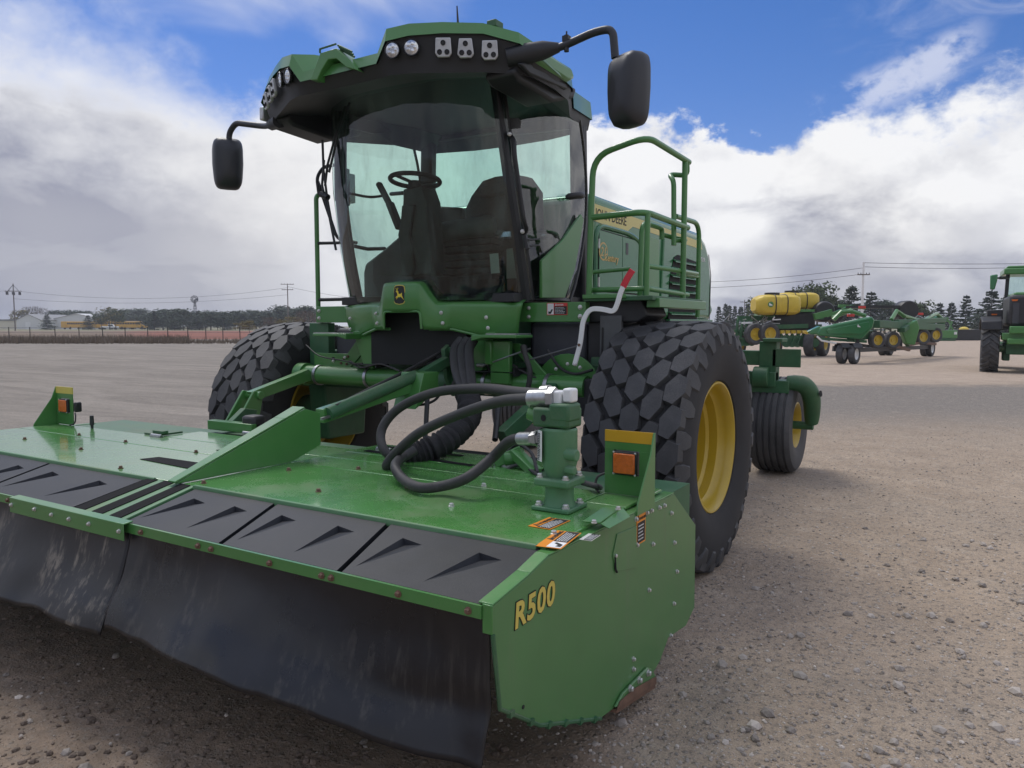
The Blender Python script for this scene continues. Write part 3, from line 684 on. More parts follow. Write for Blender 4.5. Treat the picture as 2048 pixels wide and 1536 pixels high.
# warning decals with small print
def decal(parent, o, xd, yd, w, h, head, headcol, body_dark=True, picto=False, words='WARNING', split=.34, name='warning_decal'):
    xd = Vector(xd).normalized(); yd = Vector(yd); yd = (yd - xd * yd.dot(xd)).normalized(); n = xd.cross(yd); o = Vector(o)
    def q(a, b, c): return o + xd * a + yd * b + n * c
    d = MB().plate([q(0, 0, .0006), q(w, 0, .0006), q(w, h, .0006), q(0, h, .0006)], n, .0012).build(name, headcol, parent)
    m_ = h * .05
    y1 = h * (1 - split)
    x0 = m_
    if picto:
        x0 = w * .36
        MB().plate([q(m_, m_, .0020), q(x0 - m_, m_, .0020), q(x0 - m_, y1 if picto != 'full' else h - m_, .0020), q(m_, y1 if picto != 'full' else h - m_, .0020)], n, .0006).build('pictogram_field', M['paper'], d)
        yy = h * .42 if picto != 'full' else h * .45
        MB().plate([q(w * .07, m_ * 2, .0028), q(w * .20, m_ * 2, .0028), q(w * .30, yy, .0028), q(w * .24, yy * 1.1, .0028), q(w * .16, yy * .6, .0028), q(w * .08, yy * .7, .0028)], n, .0004).build('pictogram', M['ink'], d)
    MB().plate([q(x0, m_, .0020), q(w - m_, m_, .0020), q(w - m_, y1, .0020), q(x0, y1, .0020)], n, .0006).build('text_field', M['ink'] if body_dark else M['paper'], d)
    ts = min(h * split * .62, w * .17)
    text('heading', words, q(w * (.28 if not picto else .45), h - h * split * .80, .0024), xd, yd, ts, head, d, ext=.0003, offset=ts * .02)
    tx0 = w * (.10 if not picto else .40)
    MB().plate([q(tx0, h - h * split * .82, .0022), q(tx0 + ts * .95, h - h * split * .82, .0022), q(tx0 + ts * .475, h - h * split * .12, .0022)], n, .0005).build('warning_triangle', head, d)
    mb = MB(); nl = 5
    for k in range(nl):
        yy = m_ * 2 + (y1 - m_ * 3) * (k + .3) / nl; ll = (w - x0 - m_ * 4) * random.uniform(.7, 1)
        t0 = x0 + m_ * 1.5; xx = t0
        while xx < t0 + ll:
            l2 = min(random.uniform(.03, .09) * w, t0 + ll - xx)
            mb.plate([q(xx, yy, .0028), q(xx + l2, yy, .0028), q(xx + l2, yy + h * .035, .0028), q(xx, yy + h * .035, .0028)], n, .0003); xx += l2 + w * .018
    mb.build('small_print', M['paper'] if body_dark else M['ink'], d)
    return d
a0 = SX(1272, 1092); b0 = SX(1300, 1083)
decal(hd, a0, (0, 1, 0), ZUP,   .085, .125, M['ink'], M['orange'])
zt = ZD + .0008
def DK(px, py): return P(px, py, z=zt)
def deck_decal(o, x, y, **kw):
    a, b, c = DK(*o), DK(*x), DK(*y); decal(hd, a, b - a, c - a, (b - a).length, (c - a).length, M['ink'], M['orange'], **kw)
deck_decal((1100, 1060), (1141, 1042), (1075, 1048), split=.38)
# the one with the pictogram, lying along the deck edge
deck_decal((1122, 1099), (1163, 1067), (1078, 1089), picto=True, split=.40)
a0, b0, c0 = (P(*q, z=ZD + .009) for q in ((1183, 1083), (1201, 1071), (1166, 1077))); decal(hd, a0, b0 - a0, c0 - a0, (b0 - a0).length, (c0 - a0).length, M['paper'], M['silver'], words='', name='part_label')

# marker brackets with amber lamps
def bracket(s):
    yb = -1.715; x1 = s * XS; x0 = s * (XS - .20)
    lo, hi = ZD + .002, 1.032
    mb = MB()
    wy0, wy1 = .858, .955; wx0, wx1 = s * (XS - .165), s * (XS - .055)
    def bx(xa, xb, za, zb): mb.box(min(xa, xb), max(xa, xb), yb, yb + .006, za, zb)
    bx(x0, x1, lo, wy0); bx(x0, wx0, wy0, wy1); bx(wx1, x1, wy0, wy1); bx(x0, x1, wy1, hi - .045)
    mb.prism([(yb, hi), (yb + .012, hi), (yb + .012, .745), (yb - .16, .745), (yb - .15, .79), (yb - .03, .955)], 'x', x1, x1 + s * .006)
    if s < 0: pass
    b = mb.build('marker_bracket', M['green'], hd, bevel=.001)
    MB().box(min(x0, x1), max(x0, x1), yb - .001, yb + .007, hi - .0445, hi).build('reflector_band', M['yellow_decal'] if s < 0 else M['orange_band'], b)
    lp = MB().box(min(wx0, wx1) + .004, max(wx0, wx1) - .004, yb - .016, yb + .03, wy0 + .003, wy1 - .003).build('marker_lamp', M['black'], hd, bevel=.004)
    MB().box(min(wx0, wx1) + .010, max(wx0, wx1) - .010, yb - .024, yb - .015, wy0 + .009, wy1 - .009).build('amber_lens', M['amber'], lp, bevel=.005)
    for zz in (wy0 + .006, wy1 - .006):
        for xx in (min(wx0, wx1) + .01, max(wx0, wx1) - .01): bolt(hd, (xx, yb - .016, zz), (0, -1, 0), .4)
    mb = MB(); mb.tube(spline([(x0 + s * .01, yb + .02, .86), (x0 - s * .03, yb, .84), (x0 - s * .035, yb - .01, .80), (x0 - s * .01, yb - .03, .785)], 5), .005, 6)
    mb.build('lamp_cable', M['hose'], hd)
M['orange_band'] = mat('amber_band', (.60, .34, .02), .4, var=.05)
bracket(1); bracket(-1)
# box lamp behind the left bracket and the small hand lever
MB().box(-XS + .205, -XS + .235, -1.715, -1.67, .868, .935).build('lamp_housing', M['black'], hd, bevel=.01)
mb = MB(); mb.cyl((-1.70, -1.72, ZD), (-1.70, -1.72, .80), .009, n=10); mb.cyl((-1.70, -1.72, .80), (-1.70, -1.72, .86), .014, .012, n=10)
mb.build('hand_lever', M['black'], hd)
mb = MB(); mb.box(-1.15, -1.0, -1.71, -1.55, ZD + .001, ZD + .012); mb.box(-1.08, -.98, -1.70, -1.66, ZD + .013, ZD + .03)
mb.build('cover_plate', M['green_dark'], hd, bevel=.002)

# long sloping arm plate on the deck
ax = .345
arm = [(-2.52, ZD + .003), (-1.88, ZD + .004), (-1.70, ZD + .06), (-1.70, 1.0), (-1.80, 1.03), (-1.93, .985)]
mb = MB(); mb.prism(arm, 'x', ax, ax - .010)
a_o = mb.build('arm_plate', M['green'], hd, bevel=.002)
mb = MB()
mb.plate([(ax, -2.52, ZD + .006), (ax, -1.93, .988), (ax - .075, -1.93, .988), (ax - .05, -2.52, ZD + .006)], (0, -.32, 1), .008)
mb.plate([(ax, -1.93, .988), (ax, -1.80, 1.032), (ax - .085, -1.80, 1.032), (ax - .075, -1.93, .988)], (0, -.3, 1), .008)
mb.build('arm_flange', M['green'], a_o, bevel=.002)

# hydraulic motor on its pedestal
mx, my = 1.90, -2.035
th = hd
GC = M['green_dark']
sq = lambda h, r=.03: [(mx - h, my - h), (mx + h, my - h), (mx + h, my + h), (mx - h, my + h)]
M['cast'] = mat('cast_green', (.075, .20, .095), .42, var=.12, dust=.5, dustcol=(.20, .23, .17), bump=.12, bscale=60)
mot = MB().prism(sq(.095), 'z', ZD + .001, ZD + .016).build('motor_base', M['cast'], hd, bevel=.004)
mb = MB(); mb.lathe([(.075, ZD + .016), (.066, ZD + .035), (.064, .862), (.07, .872)], (mx, my, 0), (0, 0, 1), 28); mb.build('motor_pedestal', M['cast'], mot)
MB().prism(sq(.088), 'z', .866, .896).build('motor_flange', M['cast'], mot, bevel=.008)
mb = MB(); mb.lathe([(.06, .896), (.074, .93), (.080, .95), (.080, 1.07), (.074, 1.075)], (mx, my, 0), (0, 0, 1), 28)
mb.box(mx - .082, mx + .03, my - .05, my + .05, .95, 1.07); mb.cyl((mx + .05, my - .04, .985), (mx + .115, my - .05, .985), .022, n=12); mb.cyl((mx + .05, my - .04, .93), (mx + .105, my - .05, .93), .018, n=6)
mb.build('motor_body', M['cast'], mot, bevel=.004)
mb = MB(); mb.box(mx - .105, mx + .078, my - .07, my + .07, 1.077, 1.148); mb.box(mx - .02, mx + .082, my - .072, my + .05, 1.10, 1.165)
vb = mb.build('valve_block', M['green_dark'], mot, bevel=.010)
MB().lathe([(0, 0), (.012, 0), (.012, .003), (0, .003)], (mx - .045, my - .0705, 1.112), (0, -1, 0), 14).build('port_hole', M['dark'], vb)
mb = MB(); mb.cyl((mx - .105, my - .02, 1.11), (mx - .150, my - .03, 1.12), .028, .022, n=12); mb.build('port_cap', M['green'], vb)
mb = MB(); mb.box(mx - .035, mx + .022, my - .035, my + .03, 1.150, 1.208); mb.box(mx + .026, mx + .075, my - .03, my + .035, 1.167, 1.218)
mb.build('elbow_block', M['white'], vb, bevel=.008)
for sx_ in (-.068, .068):
    for sy in (-.068, .068):
        bolt(mot, (mx + sx_, my + sy, ZD + .016), (0, 0, 1), 1.3); bolt(mot, (mx + sx_ * .95, my + sy * .95, .896), (0, 0, 1), 1.2)
# paper label on motor body
lb = MB().plate([(mx - .0835, my - .052, .955), (mx - .045, my - .0835, .955), (mx - .045, my - .0835, 1.066), (mx - .0835, my - .052, 1.066)], (-.63, -.77, 0), .002).build('motor_label', M['paper'], mot)
text('label_text', 'R00571A R310', (mx - .066, my - .071, 1.058), (0, 0, -1), (.77, -.63, 0), .014, M['ink'], lb, ext=.0003, lift=.0006)
mb = MB()
for k in range(16):
    z0 = .96 + k * .0062; mb.plate([(mx - .079, my - .0584, z0), (mx - .066, my - .0692, z0), (mx - .066, my - .0692, z0 + .0028 * random.uniform(.4, 1)), (mx - .079, my - .0584, z0 + .003)], (-.63, -.77, 0), .0024)
mb.build('barcode', M['ink'], lb)
def slim(o, k=.80):
    c = Vector((mx, my, 0)) - rootloc(hd)
    for ob in [o] + list(o.children_recursive):
        if ob.name.startswith('bolt'):
            ob.location.x = c.x + (ob.location.x - c.x) * k; ob.location.y = c.y + (ob.location.y - c.y) * k
        else:
            for v in ob.data.vertices: v.co.x = c.x + (v.co.x - c.x) * k; v.co.y = c.y + (v.co.y - c.y) * k
slim(mot)
# bent cover beside the motor
mb = MB(); c = [P(1165, 1045, z=ZD + .012), P(1205, 1018, z=ZD + .03), P(1243, 1016, z=ZD + .03), P(1200, 1048, z=ZD + .012)]
mb.plate(c, (0, 0, 1), .006); mb.plate([c[3], c[2], c[2] + Vector((.03, 0, -.028)), c[3] + Vector((.03, 0, -.012))], (1, 0, .4), .005)
mb.build('shaft_cover', M['green'], hd, bevel=.003)
bolt(hd, P(1188, 1046, z=ZD + .018), (0, 0, 1), .9); bolt(hd, P(1236, 1019, z=ZD + .036), (0, 0, 1), .9)

# big hydraulic hoses and fittings
def HP(px, py, y): return P(px, py, y=y)
def hose(pts, r, name='hydraulic_hose', m='hose', k=8, n=12, par=None):
    return MB().tube(spline(pts, k), r, n).build(name, M[m], par or hd, smooth=60)
hose([HP(1088, 789, -1.98), HP(1040, 785, -1.86), HP(960, 777, -1.70), HP(870, 785, -1.62), HP(800, 815, -1.62), HP(764, 858, -1.66), HP(768, 900, -1.70), HP(800, 922, -1.66)], .0225)
hose([HP(1066, 798, -2.03), HP(1000, 803, -1.93), HP(920, 828, -1.85), HP(840, 865, -1.82), HP(790, 908, -1.80), HP(773, 932, -1.80), HP(790, 925, -1.72), HP(830, 900, -1.62)], .0225)
hose([HP(1058, 877, -2.05), HP(1020, 882, -2.0), HP(985, 915, -1.96), P(935, 955, z=.86), P(885, 972, z=.815), P(840, 975, z=.808), P(806, 958, z=.81), P(790, 932, z=.84), HP(805, 912, -1.70)], .021)
mb = MB(); mb.tube([HP(1100, 796, -2.045), HP(1062, 797, -2.035)], .034, 14); mb.tube([HP(1112, 796, -2.045), HP(1099, 796, -2.045)], .040, 6); mb.tube([HP(1100, 788, -1.985), HP(1085, 789, -1.985)], .034, 14)
mb.build('hose_fitting', M['steel'], hd)
mb = MB(); mb.tube([HP(1082, 877, -2.06), HP(1064, 877, -2.055)], .026, 6); mb.tube([HP(1066, 877, -2.055), HP(1040, 877, -2.03)], .025, 12); mb.tube([HP(1078, 877, -2.06), HP(1072, 877, -2.058)], .031, 6)
mb.build('hose_fitting', M['steel'], hd)
# corrugated sleeve round the hose bundle
pts = spline([HP(935, 788, -.95), HP(940, 815, -1.08), HP(930, 845, -1.22), HP(895, 880, -1.38), HP(845, 905, -1.50), HP(805, 915, -1.58)], 14)
rs = [.062 * (1 + .13 * math.sin(i * 1.9) + .10 * mnoise.noise(Vector((i * .7, 0, 0)))) for i in range(len(pts))]
MB().tube(pts, rs, 18).build('hose_sleeve', M['sleeve'], hd, smooth=50)
for k in range(3):
    ox = (k - 1) * 14
    hose([HP(935 + ox * .9, 680, -.55), HP(924 + ox, 700, -.62), HP(926 + ox, 740, -.78), HP(937 + ox * .6, 790, -.96)], .030, 'hose_bundle')
# linkage and clutter at the deck rear centre-right
mb = MB()
mb.bar(HP(990, 925, -1.45), HP(1045, 900, -1.40), .05, .05); mb.bar(HP(1030, 905, -1.42), HP(1072, 945, -1.50), .06, .04); mb.bar(HP(1000, 945, -1.5), HP(1060, 960, -1.55), .05, .04); mb.cyl(HP(1010, 918, -1.44), HP(1050, 915, -1.40), .035, n=12)
mb.build('coupler_arm', M['green'], hd, bevel=.004)
hose([HP(1000, 925, -1.45), HP(1030, 890, -1.4), HP(1062, 905, -1.45), HP(1075, 945, -1.52)], .008, 'control_hose')
hose([HP(975, 930, -1.48), HP(1000, 945, -1.5), HP(1040, 930, -1.47), HP(1090, 960, -1.6)], .008, 'control_hose')
hose([P(1165, 965, z=ZD + .01), P(1190, 972, z=ZD + .03), P(1200, 975, z=ZD + .01)], .012, 'control_hose')
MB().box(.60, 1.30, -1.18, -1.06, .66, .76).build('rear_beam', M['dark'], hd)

# ------------------------------------------------------------------ windrower
wr = thing('windrower', 'large green self-propelled windrower with glass cab, diamond-tread front tyres and yellow rims', 'windrower', (0, 0, 0))

# front wheels
def tyre_mesh():
    mb = MB(); n = 104
    prof = [(.385, -.235), (.40, -.262), (.46, -.288), (.56, -.302), (.635, -.296), (.680, -.278), (.700, -.245), (.711, -.15), (.715, 0), (.711, .15), (.700, .245), (.680, .278), (.635, .296), (.56, .302), (.46, .288), (.40, .262), (.385, .235)]
    cm = MB(); cm.lathe(prof, (0, 0, 0), (1, 0, 0), n)
    # diamond lugs: staggered columns of hexagonal blocks
    N = 25; pit = 2 * math.pi / N
    def rad(w, top): return (.7475 - .10 * w * w - (.9 * max(0, abs(w) - .24) ** 1.3 if abs(w) > .24 else 0)) if top else (.695 - .05 * abs(w))
    def lug(w0, ph, hw, hl, sk):
        base = [(0, hl), (hw, hl * .48), (hw, -hl * .48), (0, -hl), (-hw, -hl * .48), (-hw, hl * .48)]
        vs = []
        for top, k in ((0, 1.14), (1, .94)):
            for w, s_ in base:
                ww = w0 + w * k; ss = s_ * k + sk * w * k; a = ph + ss / .73
                r = rad(ww, top); vs.append((ww, r * math.cos(a), r * math.sin(a)))
        mb.add(vs, [(6, 7, 8, 9, 10, 11)] + [(i, (i + 1) % 6, 6 + (i + 1) % 6, 6 + i) for i in range(6)])
    for i in range(N):
        for c, w0 in enumerate((-.222, -.111, 0, .111, .222)):
            lug(w0, i * pit + (pit / 2 if c % 2 else 0), .0570, .0940, .5 if w0 < 0 else (-.5 if w0 > 0 else .1))
        for sg in (-1, 1):   # shoulder buttresses running down the sidewall
            a0 = i * pit + pit / 2; vs = []
            for w_, r_, hl in ((.262, .728, .050), (.298, .672, .046), (.306, .615, .026)):
                for da in (-hl, hl): vs.append((sg * w_, r_ * math.cos(a0 + da / .7), r_ * math.sin(a0 + da / .7)))
            for w_, r_, hl in ((.25, .69, .060), (.282, .66, .055), (.298, .605, .034)):
                for da in (-hl, hl): vs.append((sg * w_, r_ * math.cos(a0 + da / .7), r_ * math.sin(a0 + da / .7)))
            mb.add(vs, [(0, 1, 3, 2), (2, 3, 5, 4), (0, 2, 8, 6), (2, 4, 10, 8), (1, 7, 9, 3), (3, 9, 11, 5), (4, 5, 11, 10), (0, 6, 7, 1)])
    return cm.mesh('tyre', M['tyre_dark'], 32), mb.mesh('tread', M['tyre'], 32)
def rim_mesh():
    mb = MB()
    mb.lathe([(.372, -.25), (.392, -.245), (.392, -.235), (.36, -.20), (.33, 0), (.36, .20), (.388, .232), (.393, .246), (.388, .256), (.378, .256), (.364, .238), (.357, .205), (.352, .175), (.336, .158), (.334, .105), (.316, .088), (.312, .03), (.294, .012), (.29, -.06), (.275, -.085), (.19, -.055), (.17, -.04), (.15, -.04), (0, -.04)], (0, 0, 0), (1, 0, 0), 72)
    return mb.mesh('rim', M['yellow'], 34)
def fixn(me):
    import bmesh
    bm = bmesh.new(); bm.from_mesh(me); bmesh.ops.recalc_face_normals(bm, faces=bm.faces); bm.to_mesh(me); bm.free(); return me
TM, TL = tyre_mesh(); TM, TL, RM = fixn(TM), fixn(TL), fixn(rim_mesh())
hubm = MB(); hubm.lathe([(0, .02), (.10, .02), (.115, 0), (.115, -.05)], (0, 0, 0), (1, 0, 0), 32)
for k in range(10):
    a = k * .628; hubm.cyl((-.05, .14 * math.cos(a), .14 * math.sin(a)), (-.02, .14 * math.cos(a), .14 * math.sin(a)), .013, n=6)
HM = fixn(hubm.mesh('hub', M['green_dark']))
for s in (1, -1):
    w = thing('front_wheel', None, None, (s * 1.60, 0, .722)); w.parent = wr
    w.rotation_euler = (.07 * s, 0, 0 if s > 0 else math.pi)
    for nm, me in (('tyre', TM), ('tread', TL), ('rim', RM), ('hub', HM)):
        inst(nm, me, w, (0, 0, 0), local=True)

# chassis below the cab
def box(name, m, x0, x1, y0, y1, z0, z1, par=None, bev=.004):
    return MB().box(x0, x1, y0, y1, z0, z1).build(name, M[m], par or wr, bevel=bev)
box('cross_beam', 'green', .60, 1.135, -.30, -.24, 1.462, 1.583); box('cross_beam', 'green', -1.135, -.60, -.30, -.24, 1.462, 1.583)
for s in (1, -1):
    for zz in (1.495, 1.55): bolt(wr, (s * 1.10, -.30, zz), (0, -1, 0), 1.3)
for zz in (1.495, 1.55): bolt(wr, (.74, -.30, zz), (0, -1, 0), 1.1)
decal(wr, (.872, -.3015, 1.505), (1, 0, 0), ZUP, .142, .074, M['paper'], M['red_decal'], picto='full', words='DANGER', split=.28, name='danger_decal')
box('belly_tank', 'tank', .70, 1.09, -.22, .30, 1.05, 1.46, bev=.03); box('belly_tank', 'tank', -1.02, -.62, -.22, .30, 1.0, 1.42, bev=.03)
box('side_skirt', 'black', 1.10, 1.30, -.19, .05, 1.0, 1.46); box('side_skirt', 'green_dark', -1.24, -1.04, -.27, -.20, 1.0, 1.46)
box('mud_plate', 'grey_trim', 1.20, 1.34, -.235, -.20, 1.16, 1.50)
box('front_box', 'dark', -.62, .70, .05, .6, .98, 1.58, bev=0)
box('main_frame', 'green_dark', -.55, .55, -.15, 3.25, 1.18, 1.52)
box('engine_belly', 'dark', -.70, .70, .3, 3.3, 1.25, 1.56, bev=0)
box('axle_beam', 'green_dark', -1.26, 1.26, -.22, .18, .97, 1.20)
MB().cyl((-1.17, -.40, 1.075), (1.20, -.40, 1.075), .068, n=28).build('axle_tube', M['green'], wr)
MB().cyl((-1.21, -.40, 1.075), (-1.13, -.40, 1.075), .085, n=28).build('tube_collar', M['green'], wr)
MB().cyl((.16, -.40, 1.075), (.28, -.40, 1.075), .086, n=28).build('tube_collar', M['green_dark'], wr)
for s in (1, -1):
    MB().prism([(-.20, .56), (.20, .56), (.24, 1.0), (.20, 1.25), (-.20, 1.25), (-.24, 1.0)], 'x', s * 1.12, s * 1.30).build('axle_leg', M['green_dark'], wr, bevel=.015)
    MB().lathe([(.20, 0), (.20, .12), (.15, .17), (.15, .35)], (s * 1.30, 0, .722), (s, 0, 0), 28).build('final_drive', M['green_dark'], wr)
# left frame plate with brace
mb = MB(); mb.box(-1.12, -.62, -.34, -.325, 1.10, 1.235); mb.prism([(-.88, 1.12), (-.76, 1.12), (-.52, 1.33), (-.52, 1.41), (-.60, 1.41)], 'y', -.352, -.34)
fp = mb.build('frame_plate', M['green'], wr, bevel=.002)
for a, b in [(-.80, 1.20), (-.76, 1.215), (-.83, 1.165), (-.775, 1.16), (-.74, 1.18)]: bolt(fp, (a, -.353, b), (0, -1, 0), .9, DBOLT)
MB().cyl((-.92, -.345, 1.19), (-.92, -.339, 1.19), .018, n=16).build('plate_hole', M['dark'], fp)
# right leg gusset: rounded plate behind the motor
arc = [(.80, 1.0), (.80, 1.10)] + [(1.03 + .22 * math.cos(a), 1.06 + .21 * math.sin(a)) for a in [math.pi * (1 - k / 14) for k in range(15)]] + [(1.25, .92)]
MB().prism(arc, 'y', -.33, -.315).build('frame_plate', M['green'], wr, bevel=.002)
MB().prism([(1.03, .92), (1.03, .98), (1.21, 1.13), (1.25, 1.13), (1.25, .90)], 'y', -.44, -.335).build('leg_guard', M['black'], wr, bevel=.006)
# drop brackets and steps under the shroud
for s in (1, -1):
    MB().prism([(s * .42, 1.40), (s * .60, 1.40), (s * .50, 1.16), (s * .42, 1.14)], 'y', -.47, -.42).build('drop_bracket', M['green'], wr, bevel=.004)
    MB().prism([(s * .52, 1.345), (s * .60, 1.365), (s * .84, 1.365), (s * .84, 1.385), (s * .52, 1.385)], 'y', -.62, -.42).build('step_plate', M['green'], wr, bevel=.005)
    mb = MB()
    for k in range(9): mb.box(min(s * .62, s * .84) + .002, max(s * .62, s * .84) - .002, -.612 + k * .021, -.604 + k * .021, 1.386, 1.392)
    mb.build('step_tread', M['steel'], wr)
mb = MB(); mb.box(.55, .60, -.52, -.47, 1.20, 1.345); mb.box(.58, .72, -.50, -.46, 1.08, 1.345)
mb.build('hanger', M['green'], wr, bevel=.006)
MB().prism([(.74, 1.33), (.66, 1.33), (.88, 1.12), (.96, 1.12)], 'y', -.42, -.40).build('gusset', M['green'], wr, bevel=.003)
MB().prism([(.40, 1.150), (.75, 1.150), (.75, 1.13), (.757, 1.13), (.757, 1.18), (.75, 1.18), (.75, 1.156), (.40, 1.156)], 'y', -.50, -.36).build('hose_tray', M['black'], wr)
MB().prism([(-.62, 1.168), (-.367, 1.168), (-.367, 1.15), (-.36, 1.15), (-.36, 1.19), (-.367, 1.19), (-.367, 1.174), (-.62, 1.174)], 'y', -.50, -.36).build('hose_tray', M['black'], wr)
# lift linkage in the middle
mb = MB(); mb.prism([(-.55, 1.29), (-.48, 1.33), (-.42, 1.29), (-.36, 1.02), (-.44, .98), (-.52, 1.10)], 'x', .235, .265); mb.prism([(-.55, 1.29), (-.48, 1.33), (-.42, 1.29), (-.36, 1.02), (-.44, .98), (-.52, 1.10)], 'x', .34, .37)
mb.cyl((.22, -.48, 1.285), (.39, -.48, 1.285), .028, n=14); mb.build('lift_crank', M['green_dark'], wr, bevel=.004)
def link(name, m, a, b, w, h, bev=.005): return MB().bar(a, b, w, h).build(name, M[m], wr, bevel=bev)
link('top_link', 'green', P(640, 832, y=-1.62), P(838, 765, y=-.85), .06, .075)
link('top_link', 'steel', P(642, 838, y=-1.66), P(815, 780, y=-.92), .016, .012, 0)
MB().cyl(P(655, 828, y=-1.60), P(830, 752, y=-.9), .035, n=14).build('tilt_cylinder', M['green_dark'], wr)
link('top_link', 'green_dark', P(800, 775, y=-.95), P(893, 722, y=-.55), .055, .06)
mb = MB(); a = P(810, 760, y=-.9); mb.prism([(a.y - .10, a.z - .16), (a.y + .12, a.z - .06), (a.y + .12, a.z + .05), (a.y - .02, a.z + .05)], 'x', a.x - .01, a.x + .16); mb.build('link_bracket', M['green'], wr, bevel=.004)
hose([P(660, 815, y=-1.55), P(730, 785, y=-1.2), P(800, 752, y=-.85), P(870, 715, y=-.5)], .010, 'link_hose', par=wr)
hose([P(672, 812, y=-1.55), P(745, 775, y=-1.2), P(812, 742, y=-.85), P(880, 705, y=-.5)], .010, 'link_hose', par=wr)
hose([P(806, 800, y=-.9), P(835, 810, y=-.9), P(870, 800, y=-.8), P(890, 770, y=-.6)], .008, 'link_hose', par=wr)
MB().tube([P(855, 790, y=-.9), P(852, 850, y=-1.0), P(850, 880, y=-1.05)], .014, 8).build('parking_stand', M['black'], wr)
MB().tube([P(998, 800, y=-.9), P(990, 880, y=-1.1)], .016, 8).build('parking_stand', M['black'], wr)
# lift arms reaching down to the header
def lift_arm(s):
    x = s * 1.06
    mb = MB(); mb.prism([(-.48, 1.12), (-.40, 1.05), (-.95, .93), (-1.00, .99)], 'x', x - .03, x + .03)
    for dx in (-.07, .04): mb.prism([(-.92, .98), (-1.00, 1.00), (-1.22, .70), (-1.16, .64), (-1.0, .66)], 'x', x + dx, x + dx + .018)
    mb.cyl((x - .09, -.96, .965), (x + .08, -.96, .965), .028, n=14)
    mb.build('lift_arm', M['green'], wr, bevel=.004)
lift_arm(-1)
mb = MB(); mb.prism([(-.48, 1.10), (-.40, 1.03), (-1.0, .80), (-1.06, .88)], 'x', .98, 1.04); mb.build('lift_arm', M['green_dark'], wr, bevel=.004)
mb = MB(); mb.box(-1.02, -.60, -1.36, -1.30, ZD + .002, ZD + .06); mb.build('coupler_beam', M['green'], hd, bevel=.004)
mb = MB(); mb.prism([(-1.32, ZD), (-1.10, ZD), (-1.05, .88), (-1.15, .90)], 'x', -.96, -.91); mb.build('coupler_plate', M['green_dark'], hd, bevel=.004)
mb = MB(); mb.box(-.72, -.60, -1.34, -1.24, ZD + .004, .885); mb.build('junction_box', M['black'], hd, bevel=.02)
# rods and the white handled lever
MB().tube([P(955, 730, y=-.50), P(968, 731, y=-.50)], .012, 10).build('rod_end', M['steel'], wr)
MB().tube([P(967, 731, y=-.50), P(1061, 697, y=-.50)], .0055, 8).build('push_rod', M['steel'], wr)
MB().tube([P(1061, 719, y=-.50), P(1156, 692, y=-.50)], .0055, 8).build('push_rod', M['grey_trim'], wr)
hose([P(1046, 690, y=-.52), P(1052, 715, y=-.52), P(1060, 745, y=-.52), P(1055, 785, y=-.52)], .016, 'valve_hose', par=wr)
mb = MB(); mb.tube([P(1047, 692, y=-.5), P(1050, 706, y=-.5)], .022, 10); mb.build('valve', M['black'], wr)
lev = [P(*q, y=-.5) for q in [(1149, 731), (1160, 690), (1163, 668), (1166, 640), (1180, 617), (1205, 618), (1228, 624), (1236, 604), (1240, 588), (1247, 572)]]
def strap(name, pts, w, m, par=None):
    mb = MB(); rows = []
    for i, p in enumerate(pts):
        d = (pts[min(i + 1, len(pts) - 1)] - pts[max(i - 1, 0)]).normalized(); sd_ = d.cross(Vector((0, 1, 0))).normalized()
        rows.append([p - sd_ * w / 2, p + sd_ * w / 2])
    return mb.grid(rows).build(name, M[m], par or wr, solid=.012, smooth=0, bevel=.002)
lv = strap('parking_lever', fillet(lev, .06, 5), .028, 'white')
strap('lever_grip', [P(1246, 574, y=-.5), P(1255, 556, y=-.5), P(1265, 540, y=-.5)], .036, 'red', lv)
bolt(wr, P(1150, 729, y=-.515), (0, -1, 0), .9); bolt(wr, P(1158, 690, y=-.515), (0, -1, 0), .8, DBOLT)

# green nose shroud with its emblem, curved in plan
def sy(x): return -.372 - .235 * (1 - min(1, abs(x) / .78) ** 1.8)
def shroud_strip(outline_top, outline_bot, n, lean):
    rows = []
    return rows
def topz(x):
    ax_ = abs(x)
    if ax_ < .13: return 1.715
    if ax_ < .24: 
        t = (ax_ - .13) / .11; return 1.715 - .135 * (t * t * (3 - 2 * t))
    return 1.580
def botz(x):
    ax_ = abs(x)
    if ax_ < .145: return 1.53
    if ax_ < .165: return 1.53 - (ax_ - .145) / .02 * .11
    if ax_ < .34: return 1.415
    if ax_ < .60: return 1.415 - (ax_ - .34) / .26 * .060
    return 1.355 + (ax_ - .60) * .15
xs = sorted(set([round(-.75 + i * .025, 4) for i in range(61)] + [-.165, -.145, .145, .165, -.158, .158, -.24, .24, -.23, .23]))
rows = []
K = 8
for k in range(K + 1):
    t = k / K; row = []
    for x in xs:
        zt_, zb_ = topz(x), botz(x)
        hump = max(0.0, 1 - abs(x) / .26)
        y = sy(x) - .012 * math.sin(math.pi * t) + (.05 if 0 else 0)
        y -= .05 * min(1, hump * 2.2)
        xx = x * (1 - .06 * t) if abs(x) > .3 else x
        row.append(Vector((xx, y + (t if abs(x) > .3 else 0) * .02, zt_ + (zb_ - zt_) * t)))
    rows.append(row)
mb = MB().grid(rows)
sh = mb.build('nose_shroud', M['green'], wr, solid=.008, smooth=50, fix=False)
